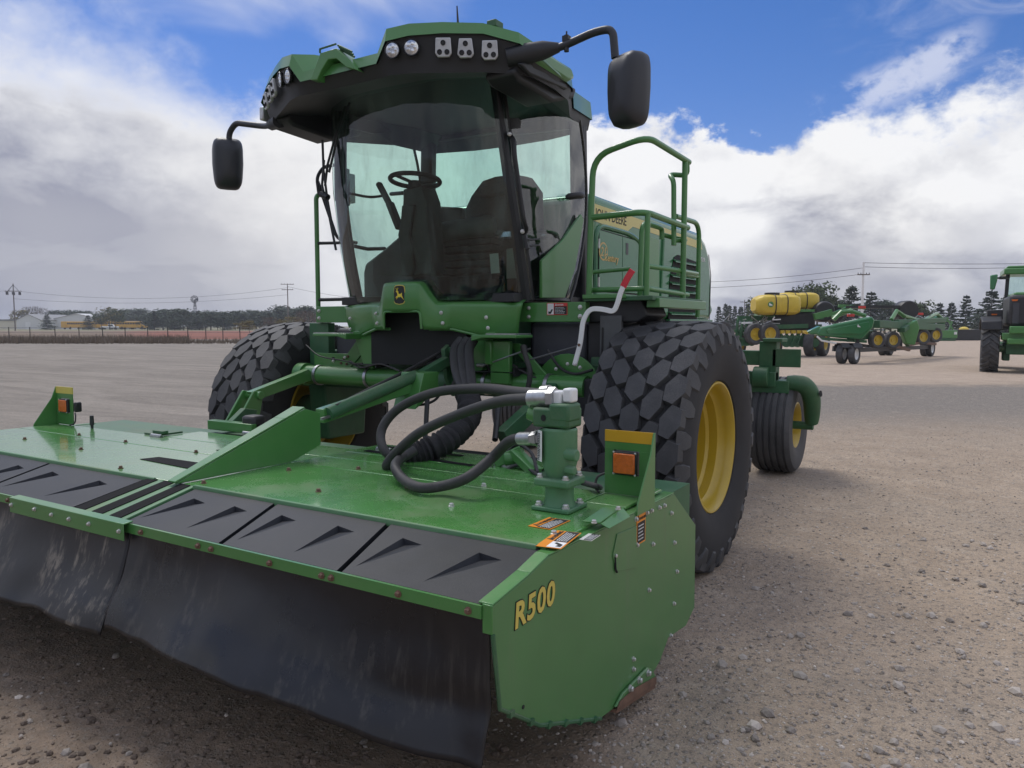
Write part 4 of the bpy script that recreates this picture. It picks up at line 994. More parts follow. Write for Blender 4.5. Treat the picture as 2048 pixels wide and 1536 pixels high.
# sloping top ledge back to the glass and underside lip
rows = [[Vector((x, sy(x) - .05 * min(1, max(0.0, 1 - abs(x) / .26) * 2.2), topz(x))) for x in xs], [Vector((x * .985, sy(x) + .06 + (.03 if abs(x) < .2 else 0), topz(x) + .022)) for x in xs], [Vector((x * .97, sy(x) + .16, topz(x) + .024 if abs(x) > .24 else 1.62)) for x in xs]]
MB().grid(rows).build('shroud_ledge', M['green'], sh, smooth=50, fix=False)
MB().tube([Vector((x * .94, sy(x) - .004 + .02, botz(x) + .002)) for x in xs if x < -.17], .009, 8).build('shroud_lip', M['green'], sh)
MB().tube([Vector((x * .94, sy(x) - .004 + .02, botz(x) + .002)) for x in xs if x > .17], .009, 8).build('shroud_lip', M['green'], sh)
MB().tube(fillet([Vector((-.155, sy(.16) - .05, 1.42)), Vector((-.15, sy(.15) - .055, 1.53)), Vector((.15, sy(.15) - .055, 1.53)), Vector((.155, sy(.16) - .05, 1.42))], .03), .008, 8).build('opening_lip', M['green'], sh)
for bx, bz in [(-.27, 1.52), (-.26, 1.455), (.27, 1.52), (.28, 1.455), (.55, 1.49), (.56, 1.425), (-.62, 1.49), (-.62, 1.415)]:
    bolt(sh, (bx, sy(bx) - .016 - .05 * min(1, max(0, 1 - abs(bx) / .26) * 2.2), bz), (bx * .5, -1, 0), 1.1)
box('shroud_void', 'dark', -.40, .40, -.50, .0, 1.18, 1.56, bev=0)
# emblem: black badge with yellow rim and leaping deer
em = Vector((0, sy(0) - .0565, 1.638))
def E(u, v, dy=0): return em + Vector((u, -dy, v))
badge = [(-.045, -.048), (-.034, -.060), (0, -.066), (.034, -.060), (.045, -.048), (.047, .02), (.042, .050), (.030, .058), (0, .061), (-.030, .058), (-.042, .050), (-.047, .02)]
bo = MB().plate([E(u, v, .003) for u, v in badge], (0, -1, 0), .004).build('emblem', M['yellow_decal'], sh, bevel=.001)
MB().plate([E(u * .90, v * .91, .0072) for u, v in badge], (0, -1, 0), .002).build('emblem_field', M['ink'], bo)
deer = [(-.030, -.022), (-.022, -.012), (-.012, -.006), (-.016, .012), (-.024, .016), (-.027, .021), (-.018, .025), (-.016, .030), (-.011, .022), (-.006, .020), (-.004, .004), (.014, .003), (.022, .010), (.024, .004), (.023, -.006), (.030, -.020), (.040, -.036), (.026, -.024), (.014, -.014), (.002, -.016), (-.008, -.016), (-.014, -.024), (-.024, -.032), (-.020, -.024), (-.014, -.018), (-.022, -.020)]
M['deer_yellow'] = mat('emblem_yellow', (.80, .62, .05), .4, var=.03)
MB().plate([E(u, v, .0095) for u, v in deer], (0, -1, 0), .0012).build('leaping_deer', M['deer_yellow'], bo)
mb = MB()
for a, b in [((-.018, .026), (-.024, .040)), ((-.022, .036), (-.028, .042)), ((-.014, .028), (-.010, .042)), ((-.012, .036), (-.006, .040))]: mb.bar(E(*a, .0098), E(*b, .0098), .003, .001, up=(0, 1, 0))
mb.build('antlers', M['deer_yellow'], bo)

# cab glasshouse
cab_floor = box('cab_floor', 'black', -.72, .72, -.45, .60, 1.585, 1.64)
pil = [(.715, -.30, 1.60), (.712, -.40, 2.0), (.69, -.48, 2.4), (.635, -.53, 2.90)]
def pill(z):
    for a, b in zip(pil, pil[1:]):
        if z <= b[2] + 1e-6:
            t = (z - a[2]) / (b[2] - a[2]); return [a[i] + (b[i] - a[i]) * t for i in (0, 1)]
    return pil[-1][:2]
for s in (1, -1):
    pp = spline([Vector((s * a, b, c)) for a, b, c in pil], 5); mb = MB()
    for i in range(len(pp) - 1): pass
    mb.tube(pp, [.040 - .010 * i / len(pp) for i in range(len(pp))], 8)
    mb.tube([p + Vector((s * .012, .05, 0)) for p in pp], .026, 8)
    mb.build('front_pillar', M['black'], wr)
    mb = MB(); mb.bar((s * .70, .49, 1.60), (s * .665, .50, 3.0), .11, .085, up=(0, 1, 0)); mb.build('rear_pillar', M['black'], wr, bevel=.02)
rows = []
for j in range(15):
    z = 1.60 + 1.33 * j / 14; xs_, yp = pill(min(z, 2.9)); row = []
    for i in range(29):
        s_ = -1 + i / 14; bulge = .26 * (1 - abs(s_) ** 2.2)
        row.append(Vector((s_ * (xs_ + .075 - .03 * (1 if s_ > 0 else 0)), yp - .02 - bulge + (.06 * max(0, abs(s_) - .9) * 10 * .5), z)))
    rows.append(row)
MB().grid(rows).build('windshield', M['glass'], wr, smooth=60, fix=False)
for s in (1, -1):
    rows = []
    for j in range(13):
        z = 1.60 + 1.36 * j / 12; _, yp = pill(min(z, 2.9)); row = []
        yr = .25 + .25 * math.sin(math.pi * min(1, (z - 1.60) / 1.5)) ** .8 * 1.0
        for i in range(11):
            t = i / 10; bow = .055 * math.sin(math.pi * t)
            row.append(Vector((s * (pill(min(z, 2.9))[0] * (1 - t) + .725 * t + bow + .012), yp + .04 + (yr - yp - .04) * t, z)))
        rows.append(row)
    MB().grid(rows).build('side_window', M['glass_side'], wr, smooth=60, fix=False)
    MB().tube([r[-1] for r in rows], .011, 6).build('window_seal', M['black_gloss'], wr)
    MB().tube([Vector((p.x, p.y, p.z + .012)) for p in rows[0]], .016, 6).build('window_seal', M['black_gloss'], wr)
MB().add([(-.66, .55, 2.0), (.66, .55, 2.0), (.64, .55, 2.98), (-.64, .55, 2.98)], [(0, 1, 2, 3)]).build('rear_window', M['glass'], wr, fix=False)
box('cab_back_wall', 'grey_trim', -.68, .68, .53, .57, 1.60, 1.86)
box('cab_header_trim', 'black', -.64, .64, .50, .56, 2.90, 3.0); MB().prism([(.02, 2.905), (.60, 2.905), (.60, 2.84), (.10, 2.86), (.08, 2.88)], 'y', .50, .53).build('sun_blind', M['black'], wr)
# headliner edge seen through the windscreen, wavy
ht = [(668, 300), (672, 275), (690, 256), (720, 262), (745, 268), (772, 266), (795, 257), (818, 256), (835, 266), (850, 290)]
hp = [P(a, b, x=-.70) for a, b in ht]
mb = MB(); mb.plate(hp + [Vector((-.70, hp[-1].y, 3.06)), Vector((-.70, hp[0].y, 3.06))], (1, 0, 0), .02); mb.build('headliner_trim', M['black'], wr)
# steering column, wheel, seat, console, monitor
def frontpoly(name, m, px, y, t, par=None, bev=.01):
    pts = [P(a, b, y=y) for a, b in px]
    return MB().plate(pts, (0, 1, 0), t).build(name, M[m], par or wr, bevel=bev)
col_ = frontpoly('steering_column', 'grey_trim', [(806, 378), (842, 372), (852, 400), (855, 455), (862, 530), (858, 548), (798, 552), (800, 500), (795, 470), (805, 420)], -.52, .16)
frontpoly('column_face', 'grey_trim', [(803, 410), (828, 408), (818, 470), (828, 535), (822, 552), (800, 552), (798, 470)], -.545, .03)
c = P(830, 361, y=-.50); r = .165
ring = [c + Vector((r * math.cos(a), r * .92 * math.sin(a), .10 * r * math.sin(a) * -1.2)) for a in [2 * math.pi * k / 40 for k in range(40)]]
mb = MB().tube(ring, .0155, 10, closed=True)
for a in (0.3, 2.5, 4.4): mb.bar(c + Vector((0, 0, -.02)), c + Vector((r * math.cos(a), r * .92 * math.sin(a), -.12 * r * math.sin(a))), .03, .012)
mb.cyl(c + Vector((0, 0, -.05)), c + Vector((0, 0, -.005)), .045, n=16)
mb.build('steering_wheel', M['black'], wr)
mb = MB(); mb.bar(P(757, 366, y=-.35), P(781, 412, y=-.35), .045, .035); mb.bar(P(779, 405, y=-.35), P(800, 458, y=-.35), .06, .04); mb.build('control_stalk', M['black'], wr, bevel=.01)
mb = MB(); mb.tube(spline([P(700, 387, x=-.66), P(740, 394, x=-.66), P(775, 390, x=-.60)], 5), .010, 8); mb.tube([P(782, 388, x=-.5), P(806, 386, x=-.3)], .014, 8); mb.build('grab_handle', M['black'], wr)
mb = MB(); mb.tube([P(707, 492, x=-.75), P(735, 498, x=-.75), P(770, 497, x=-.75)], .014, 8); mb.build('window_guard_bar', M['black'], wr)
mb = MB(); a = P(686, 376, y=-.30); mb.box(a.x - .03, a.x + .03, -.36, -.20, a.z - .10, a.z + .11); a2 = P(695, 375, y=-.36); mb.box(a2.x - .008, a2.x + .018, -.39, -.35, a2.z - .13, a2.z + .13)
mb.build('corner_monitor', M['black'], wr, bevel=.008)
con = frontpoly('left_console', 'grey_trim', [(727, 600), (726, 545), (730, 527), (765, 500), (795, 474), (830, 470), (830, 600)], -.05, .35, bev=.02)
seat = frontpoly('seat', 'seat', [(925, 478), (926, 420), (940, 390), (962, 360), (985, 352), (1022, 347), (1050, 352), (1070, 380), (1072, 478)], .22, .14, bev=.035)
frontpoly('headrest', 'seat', [(955, 395), (960, 372), (1015, 362), (1020, 386)], .17, .06, seat, .02)
mb = MB(); mb.tube(spline([P(862, 470, y=-.12), P(900, 462, y=-.14), P(950, 455, y=-.14), P(990, 452, y=-.10)], 4), [.050, .062] + [.068] * 8 + [.075] * 2 + [.055], 14); mb.build('seat_cushion_roll', M['grey_trim'], seat)
mb = MB()
for k in range(7):
    zc = P(910, 490 + k * 14, y=0).z; w_ = .20 + .02 * (k % 2)
    mb.box(.0 - w_ + .10, .0 + w_ + .14, -.12 - .02 * (k % 2), .35, zc - .019, zc + .019)
mb.build('seat_bellows', M['seat'], seat, bevel=.008)
mb = MB(); a = P(940, 560, y=-.25); mb.box(-.05, .62, -.25, .45, 1.64, a.z); mb.build('operator_platform', M['black'], wr)
frontpoly('side_console', 'seat', [(1000, 478), (1075, 455), (1100, 600), (1000, 600)], .0, .3, bev=.02)
frontpoly('rear_console', 'black', [(855, 500), (858, 420), (875, 412), (925, 415), (928, 500)], .30, .1, bev=.02)
frontpoly('wrapped_armrest', 'lens', [(984, 470), (992, 460), (1040, 458), (1085, 468), (1082, 476), (1000, 478)], -.08, .10, bev=.02)
frontpoly('paper_tag', 'paper', [(979, 508), (996, 506), (999, 546), (982, 547)], -.30, .004, bev=0)
frontpoly('door_pocket', 'cream', [(1012, 497), (1034, 495), (1038, 550), (1026, 575), (1012, 582)], -.02, .02, bev=.008)
frontpoly('foot_rail', 'grey_trim', [(756, 545), (876, 544), (876, 549), (756, 551)], -.42, .02, bev=0)
# green plate shaped as a reflection in the door glass, and right-hand door hardware
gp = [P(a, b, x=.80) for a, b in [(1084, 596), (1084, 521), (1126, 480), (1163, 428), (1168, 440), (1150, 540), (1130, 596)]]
MB().plate(gp, (-1, 0, 0), .02).build('door_glass_reflection', M['green'], wr, bevel=.004)
bp_ = [P(a, b, x=.70) for a, b in [(1163, 390), (1170, 392), (1171, 440), (1163, 530), (1152, 604), (1128, 604), (1145, 545), (1158, 470)]]
MB().plate(bp_, (-1, 0, 0), .03).build('rear_corner_trim', M['black_gloss'], wr)
a = P(1146, 394, x=.80); mb = MB(); mb.tube(spline([a + Vector((.0, -.10, -.015)), a + Vector((.05, -.04, .0)), a + Vector((.05, .03, .012)), a + Vector((0, .09, .02))], 4), [.012] + [.022] * 11 + [.012], 10); mb.build('door_mirror', M['black'], wr)
# wiper/grab bar along the right pillar, bracket plate, latch
mb = MB(); mb.tube(fillet([P(1018, 268, x=.72), P(1028, 280, x=.76), P(1029, 310, x=.77), P(1048, 440, x=.80), P(1054, 460, x=.79), P(1046, 468, x=.75)], .04), .014, 8)
mb.tube([P(1016, 266, x=.72), P(1020, 268, x=.73)], .02, 8); mb.build('grab_bar', M['black'], wr)
frontpoly('hinge_plate', 'grey_trim', [(1014, 236), (1036, 236), (1042, 243), (1040, 256), (1014, 258)], -.44, .01, bev=.003)
mb = MB(); mb.bar(P(1050, 470, x=.78), P(1056, 498, x=.80), .025, .02); mb.tube([P(1056, 480, x=.80), P(1078, 478, x=.80)], .006, 6); mb.tube([P(1058, 492, x=.80), P(1078, 490, x=.80)], .006, 6); mb.build('door_latch', M['black'], wr)
bolt(wr, P(1045, 463, x=.765), (.5, -.8, 0), 1.2); bolt(wr, P(1019, 268, x=.745), (.5, -.8, 0), 1.1)
# left pillar wiper arms and rods
mb = MB()
for pth in ([(692, 212), (670, 275), (655, 330), (650, 372)], [(700, 205), (676, 270), (658, 345)], [(645, 280), (647, 340), (655, 400), (668, 470)], [(648, 320), (644, 370), (658, 430), (672, 500)]):
    mb.tube([P(a, b, y=-.66) for a, b in pth], .0085, 6)
mb.tube([P(642, 388, y=-.66), P(656, 395, y=-.66)], .022, 8); mb.build('wiper', M['black'], wr)

# roof
half = [(0, -1.19, 2.868, 2.93), (.15, -1.19, 2.868, 2.93), (.295, -1.192, 2.868, 2.93), (.372, -1.205, 2.968, 3.040), (.50, -1.165, 2.985, 3.055), (.66, -1.075, 2.995, 3.06), (.85, -.965, 2.99, 3.052), (1.02, -.87, 2.935, 3.0), (1.065, -.78, 2.90, 2.965), (1.06, -.50, 2.865, 2.95), (1.02, -.26, 2.86, 2.95), (.80, .18, 2.88, 3.0), (.74, .58, 2.90, 3.02), (.35, .68, 2.90, 3.04), (0, .70, 2.90, 3.04)]
ringR = half[:-1]; full = ringR + [half[-1]] + [(-a, b, c_, d) for a, b, c_, d in reversed(half[1:-1])]
lip = [Vector((a, b, c_)) for a, b, c_, d in full]
topr = [Vector((a * .985, b * .985, d)) for a, b, c_, d in full]
ins = [Vector((a * .86, (b + .25) * .84 - .25, d + .028)) for a, b, c_, d in full]
ins2 = [Vector((a * .45, (b + .25) * .45 - .25, 3.075)) for a, b, c_, d in full]
roof = MB().grid([lip, topr, ins, ins2], closeu=True)
n0 = len(roof.v) - len(full); roof.f.append(tuple(range(n0, len(roof.v))))
rf = roof.build('roof_cap', M['green'], wr, smooth=30)
lip2 = [Vector((v.x * .985, v.y * .985, v.z + .004)) for v in lip]
low = []
for (a, b, c_, d) in full:
    ff = max(0, min(1, (-b - .2) / .8))
    low.append(Vector((a * .955, b * .965 + .02, (2.83 - .02 * ff) if abs(a) < 1.0 else 2.80 + .0)))
def rrect(hx_, y0, y1, z):
    out = []
    for (a, b, c_, d) in full:
        out.append(Vector((max(-hx_, min(hx_, a * .72)), max(y0, min(y1, b * .62)), z)))
    return out
inn = [Vector((a * .70, (b * .56 if b < 0 else b * .9), 2.915 if b < -.4 else 2.93)) for a, b, c_, d in full]
MB().grid([lip2, low, inn], closeu=True).build('roof_underside', M['roof_black'], wr, smooth=30, fix=False)
m_ = MB(); m_.add([v + Vector((0, 0, .004)) for v in inn], [tuple(range(len(inn)))]); m_.build('headliner', M['black'], wr)
# visor panels hanging over the side windows
for s in (1, -1):
    MB().prism([(-.86, 2.80), (-.80, 2.765), (-.42, 2.745), (-.26, 2.80), (-.16, 2.83), (-.12, 2.90), (-.80, 2.90)], 'x', s * .78, s * .98).build('side_visor', M['roof_black'], wr, bevel=.02)
    # stepped pod over the doors
    MB().prism([(-.80, 2.87), (-.38, 2.86), (-.30, 2.90), (-.34, 2.95), (-.75, 2.95)], 'x', s * 1.02, s * 1.06).build('roof_pod', M['green'], wr, bevel=.02)
# lamps let into the roof front
def facing(p, n): return Vector(n).to_track_quat('Z', 'Y').to_euler()
def roof_front(x):
    ax_ = abs(x)
    for a, b in zip(half, half[1:]):
        if a[0] <= ax_ <= b[0] + 1e-6:
            t = (ax_ - a[0]) / max(1e-6, b[0] - a[0]); d = Vector((b[0] - a[0], b[1] - a[1], 0)).normalized()
            return a[1] + (b[1] - a[1]) * t, Vector((d.y, -d.x, 0))
    return -.87, Vector((.8, -.6, 0))
lampm = MB(); lampm.lathe([(.040, -.02), (.046, .0), (.044, .006), (.040, .006), (.036, .001)], (0, 0, 0), (0, 0, 1), 24)
LB = fixn(lampm.mesh('round_lamp', M['black_gloss']))
lensm = MB(); lensm.lathe([(0, .004), (.015, .0045), (.025, .003), (.037, .001)], (0, 0, 0), (0, 0, 1), 24)
for k in range(5):
    a = k * 1.256; lensm.cyl((.018 * math.cos(a), .018 * math.sin(a), .003), (.018 * math.cos(a), .018 * math.sin(a), .0055), .011, .006, n=8)
LL = lensm.mesh('lens', M['lens'])
for s in (1, -1):
    for lx, lz in ((.41, 2.922), (.512, 2.928)):
        y_, n_ = roof_front(lx); n_ = Vector((s * n_.x, n_.y, -.12)).normalized()
        p = Vector((s * lx * .985, y_ * .985, lz)) + n_ * .012
        lo = inst('round_lamp', LB, wr, p, facing(p, n_)); inst('lens', LL, lo, (0, 0, .001), local=True)
    for k, (lx, lz) in enumerate(((.665, 2.925), (.77, 2.92), (.885, 2.908))):
        y_, n_ = roof_front(lx); n_ = Vector((s * n_.x, n_.y, -.15)).normalized()
        p = Vector((s * lx * .98, y_ * .98, lz)) + n_ * .012
        u = Vector((0, 0, 1)).cross(n_).normalized(); v = n_.cross(u)
        def Q(a, b, c_=0): return p + u * a + v * b + n_ * c_
        cut = .012 if k == 1 else 0
        lo = MB().plate([Q(-.040 + cut * .5, .048), Q(.040 - cut * .5, .048), Q(.045, -.030), Q(.030, -.050), Q(-.030, -.050), Q(-.045, -.030)], n_, .02).build('work_lamp', M['led'], wr, bevel=.004)
        for a, b in ((0, .022), (-.020, -.024), (.020, -.024)):
            MB().lathe([(0, .001), (.012, .001), (.014, .004), (.012, .006)], Q(a, b, .0195), n_, 14).build('led_spot', M['black_gloss'], lo)
# receiver bracket at the roof centre front
def gp_(px, py): return P(px, py, y=-1.215)
mb = MB()
o_ = [(620, 160), (640, 106), (672, 96), (700, 120), (714, 140), (692, 134), (672, 117), (656, 119), (643, 140), (634, 160)]
mb.plate([gp_(a, b) for a, b in o_], (0, 1, 0), .10)
br = mb.build('receiver_bracket', M['green'], wr, bevel=.004)
mb = MB(); mb.tube([gp_(640, 98), gp_(672, 88)], .006, 6); 
for k in range(3): mb.tube([gp_(672, 89 + k * 3) + Vector((0, .015 + k * .01, 0)), gp_(700, 102 + k * 4) + Vector((0, .015 + k * .01, 0))], .006, 6)
mb.tube([gp_(640, 98), gp_(640, 106)], .006, 6); mb.build('receiver_clamp', M['green_dark'], br)
# antenna, roof fitting
MB().tube([P(916, 48, y=-.55), P(914, 12, y=-.55)], [.008, .004], 6).build('antenna', M['black'], wr)
mb = MB(); a = P(988, 46, y=-.85); mb.box(a.x - .03, a.x + .03, -.88, -.80, a.z - .03, a.z + .01); mb.build('roof_fitting', M['green_dark'], wr, bevel=.006)
# mirrors on swan-neck arms
for s in (1, -1):
    mb = MB(); root = Vector((s * .98, -.86, 2.90))
    if s > 0:
        arm_ = fillet([Vector((1.05, -.80, 2.905)), Vector((1.16, -.71, 2.93)), Vector((1.38, -.71, 2.975)), Vector((1.485, -.71, 2.972)), Vector((1.50, -.71, 2.82))], .07, 6)
    else:
        arm_ = fillet([Vector((-.98, -.80, 2.80)), Vector((-1.18, -.71, 2.835)), Vector((-1.48, -.71, 2.90)), Vector((-1.555, -.71, 2.84)), Vector((-1.56, -.71, 2.76))], .07, 6)
    mb.tube(arm_, .021, 12); ma = mb.build('mirror_arm', M['mirror_back'], wr)
    mb = MB()
    if s > 0:
        mb.tube([Vector((.93, -.86, 2.88)), Vector((1.0, -.82, 2.895)), Vector((1.10, -.755, 2.92)), Vector((1.17, -.71, 2.935))], [.050, .058, .050, .026], 10)
        mb.build('arm_knuckle', M['roof_black'], ma)
        mb = MB(); q_ = Vector((1.215, -.71, 2.94)); mb.cyl(q_ + Vector((0, 0, -.035)), q_ + Vector((0, 0, .05)), .014, n=8); mb.box(q_.x - .018, q_.x + .018, q_.y - .018, q_.y + .018, q_.z + .015, q_.z + .045); mb.cyl(q_ + Vector((0, 0, .045)), q_ + Vector((0, 0, .07)), .005, n=6); mb.build('clamp', M['black'], ma)
        # bracket plate under the arm
        MB().prism([(-.88, 2.83), (-.80, 2.86), (-.36, 2.86), (-.34, 2.83), (-.78, 2.80)], 'x', 1.0, 1.03).build('arm_bracket', M['roof_black'], wr, bevel=.01)
    else:
        mb.tube([Vector((-.88, -.84, 2.80)), Vector((-1.02, -.78, 2.81)), Vector((-1.06, -.76, 2.815))], [.045, .04, .024], 10); mb.build('arm_knuckle', M['roof_black'], ma)
        mb = MB(); mb.box(-1.10, -1.06, -.82, -.74, 2.84, 2.93); mb.build('side_lamp', M['led'], wr, bevel=.01)
    hx_ = s * 1.568 if s > 0 else -1.575; zc = 2.648 if s > 0 else 2.62
    hw, hh = .105, .185
    rows = []
    prof = [(0, .0), (.90, .0), (.965, .010), (1.0, .05), (.97, .10), (.80, .135), (.4, .15), (0, .152)]
    mb = MB(); nn = 28
    for f_, dp in prof:
        row = []
        for k in range(nn):
            a = 2 * math.pi * k / nn; ca, sa = math.cos(a), math.sin(a)
            ex = .38; X = math.copysign(abs(ca) ** ex, ca); Zz = math.copysign(abs(sa) ** ex, sa)
            fx = f_ if f_ < 1 else 1
            row.append(Vector((X * hw * (fx if f_ > .0 else .001) * (1 - .12 * max(0, -Zz)), .075 - dp, Zz * hh * (1 - (1 - (fx if f_ > 0 else .001)) * .9))))
        rows.append(row)
    mb.grid(rows, closeu=True)
    mh = mb.build('mirror_head', M['mirror_back'], None, smooth=50)
    mh.parent = wr; mh.location = (hx_, -.71, zc); mh.rotation_euler = (0, 0, R(-24 if s > 0 else 62))
    rg = MB(); rg.add([(-hw * .74, .0765, -hh * .76), (hw * .74, .0765, -hh * .76), (hw * .74, .0765, hh * .76), (-hw * .74, .0765, hh * .76)], [(0, 1, 2, 3)])
    ro_ = rg.build('mirror_glass', M['steel'], mh, local=True)

# engine hood
hood = [(.62, 1.50), (.60, 2.405), (3.06, 2.365), (3.24, 2.29), (3.37, 2.16), (3.44, 1.95), (3.475, 1.68), (3.56, 1.60), (3.40, 1.47)]
ho = MB().prism(hood, 'x', -.73, .73).build('engine_hood', M['green_body'], wr, bevel=.075, smooth=60)
ho.modifiers['bevel'].segments = 5
X1 = .7315
def HS(y, z, d=0): return (X1 + d, y, z)
def hplate(name, m, pts, d=0.0, t=.003, bev=0, par=None): return MB().plate([HS(a, b, d) for a, b in pts], (1, 0, 0), t).build(name, M[m], par or ho, bevel=bev)
st = hplate('hood_stripe', 'yellow_hood', [(.64, 2.325), (.64, 2.20), (1.20, 2.165), (1.345, 2.232), (3.12, 2.195), (3.10, 2.275), (2.0, 2.30)], .0, .001) if 'yellow_hood' in M else None
M['yellow_hood'] = mat('yellow_stripe', (.60, .52, .16), .3, var=.04)
st = hplate('hood_stripe', 'yellow_hood', [(.64, 2.322), (.64, 2.20), (1.20, 2.165), (1.345, 2.232), (3.10, 2.195), (3.08, 2.265), (2.0, 2.30)], .0, .001)
text('maker_name', 'JOHN DEERE', HS(.66, 2.225, .0015), (0, 1, 0), ZUP, .098, M['ink'], st, ext=.0006, offset=.001)
hplate('door_gap', 'dark', [(.71, 1.69), (.71, 2.15), (1.485, 2.135), (1.485, 1.69)], 0, .001)
for a, b in ((.72, 1.135), (1.143, 1.475)):
    dl = hplate('access_door', 'green_body', [(a, 1.70), (a, 2.142 - (a - .72) * .02), (b, 2.142 - (b - .72) * .02), (b, 1.70)], .001, .006, .002)
for yy in (.705, 1.49):
    for zz in (1.76, 2.04):
        mb = MB(); mb.cyl(HS(yy, zz - .035, .010), HS(yy, zz + .035, .010), .008, n=8); mb.box(X1, X1 + .006, yy - .014, yy + .014, zz - .03, zz + .03); mb.build('door_hinge', M['bolt'], ho)
mb = MB(); mb.box(X1 + .0075, X1 + .010, 1.20, 1.245, 2.0, 2.09); mb.build('door_handle', M['grey_trim'], ho, bevel=.003)
mb = MB(); mb.tube([HS(1.175, 1.74, .012), HS(1.175, 1.80, .012)], .010, 6); mb.build('door_lock', M['black'], ho)
bolt(ho, HS(1.12, 2.165, .001), (1, 0, 0), 1.0)
# pressed arch frame around the door
MB().tube(fillet([HS(.66, 1.65, .002), HS(.66, 2.175, .002), HS(1.30, 2.17, .002), HS(1.56, 2.10, .002), HS(1.60, 1.65, .002)], .14), .020, 8).build('door_arch', M['green_body'], ho)
lo = hplate('logo_oval', 'gold', [(.785 + .075 * math.cos(a) + .0, 1.99 + .068 * math.sin(a)) for a in [2 * math.pi * k / 28 for k in range(28)]], .0072, .001)
hplate('logo_ring', 'green_body', [(.788 + .062 * math.cos(a), 1.99 + .055 * math.sin(a)) for a in [2 * math.pi * k / 28 for k in range(28)]], .0084, .0008, par=lo)
text('logo_number', '21', HS(.735, 1.955, .0096), (0, 1, 0), ZUP, .095, M['gold'], lo, ext=.0006, offset=.002, shear=.2)
text('logo_small', 'ST', HS(.825, 2.00, .0096), (0, 1, 0), ZUP, .03, M['gold'], lo, ext=.0006)
text('logo_name', 'Century', HS(.80, 1.925, .0096), (0, 1, 0), ZUP, .075, M['gold'], lo, ext=.0006, offset=.0015, shear=.2)
mb = MB(); mb.tube([HS(1.62, 1.55, .006), HS(1.64, 2.26, .004)], .012, 6); mb.tube([HS(1.95, 1.52, .006), HS(2.02, 2.20, .004)], .014, 6); mb.build('hood_seam', M['green_body'], ho)
hplate('hood_pillar_panel', 'green', [(1.66, 1.55), (1.68, 2.19), (1.90, 2.18), (1.93, 1.55)], .001, .012, .004)
text('model_name', 'W235R', HS(3.02, 2.08, .002), (0, 1, 0), ZUP, .055, M['paper'], ho, ext=.0006, offset=.001)
# radiator grille with louvres
hplate('grille', 'dark', [(2.18, 1.50), (2.20, 1.86), (2.30, 2.06), (2.40, 2.09), (2.95, 2.06), (2.97, 1.50)], .0, .004)
for k in range(8):
    zz = 1.56 + k * .068
    MB().plate([HS(2.19 + max(0, zz - 1.86) * .5, zz, .002), HS(2.965, zz, .002), HS(2.965, zz - .022, .030), HS(2.19 + max(0, zz - 1.86) * .5, zz - .022, .030)], (0, 0, 1), .008).build('louvre', M['green_body'], ho)
hplate('rear_cover_edge', 'black', [(3.36, 1.48), (3.38, 1.95), (3.30, 2.16), (3.315, 2.165), (3.40, 1.95), (3.38, 1.48)], .0, .003)
hplate('rear_panel_line', 'black', [(3.06, 1.55), (3.06, 2.03), (3.068, 2.03), (3.068, 1.55)], .0, .001)
box('hood_skirt', 'green_body', .70, .745, 2.2, 3.45, 1.36, 1.50)

# walkway and railings on the right
box('walkway', 'green_dark', 1.12, 1.56, -.30, .60, 1.585, 1.612); box('walkway_edge', 'green', 1.12, 1.40, -.315, -.30, 1.60, 1.625)
MB().prism([(1.08, 1.60), (1.46, 1.60), (1.50, 1.50), (1.44, 1.46), (1.10, 1.46)], 'y', -.22, .10).build('walkway_support', M['black'], wr, bevel=.01)
MB().box(1.50, 1.58, -.24, .62, 1.545, 1.60).build('walkway_side', M['green'], wr, bevel=.004)
rr = .0185
def rail(pts, fr=.09, r=rr, name='railing', m='green'): return MB().tube(fillet([Vector(p) for p in pts], fr, 6), r, 12).build(name, M[m], wr)
rail([(1.143, -.27, 1.60), (1.152, -.27, 2.05), (1.165, -.27, 2.44), (1.50, -.27, 2.515), (1.518, .36, 2.487), (1.518, .40, 2.485)], .12)
rail([(1.515, .335, 2.49), (1.515, .335, 1.59)], .02)
rail([(1.515, .37, 2.485), (1.515, .385, 2.40), (1.40, .36, 2.415), (1.455, .30, 2.36), (1.47, .28, 1.95)], .05, .0165)
rail([(1.152, -.27, 2.083), (1.50, -.285, 2.09), (1.518, .40, 2.07)], .10)
rail([(1.50, -.24, 2.085), (1.50, -.24, 1.60)], .02, .0165)
rail([(1.15, -.25, 1.72), (1.15, -.25, 1.72 + .001)], .01) if False else None
rail([(1.12, -.22, 1.655), (1.50, -.24, 1.655), (1.518, .42, 1.64)], .06, .016)
rail([(1.40, -.10, 1.60), (1.40, -.08, 2.06), (1.40, .25, 2.06), (1.40, .25, 1.99)], .08, .016)
rail([(1.05, -.05, 1.62), (1.02, .0, 1.78), (1.25, .1, 1.80)], .03, .014)
rail([(1.40, .28, 2.02), (1.52, .40, 1.985), (1.46, .30, 1.985)], .04, .015)
rail([(1.42, -.06, 1.80), (1.50, .32, 1.79), (1.45, .80, 1.80)], .03, .015)
# rear ladder hoop
rail([(1.40, .50, 2.165), (1.40, .985, 2.17), (1.40, .985, 1.50)], .12, .017)
rail([(1.40, .56, 1.79), (1.40, .985, 1.79)], .02, .013); 
mb = MB(); mb.tube([(1.02, .45, 1.56), (1.10, .50, 1.42)], .02, 8); mb.build('service_hose', M['hose'], wr)
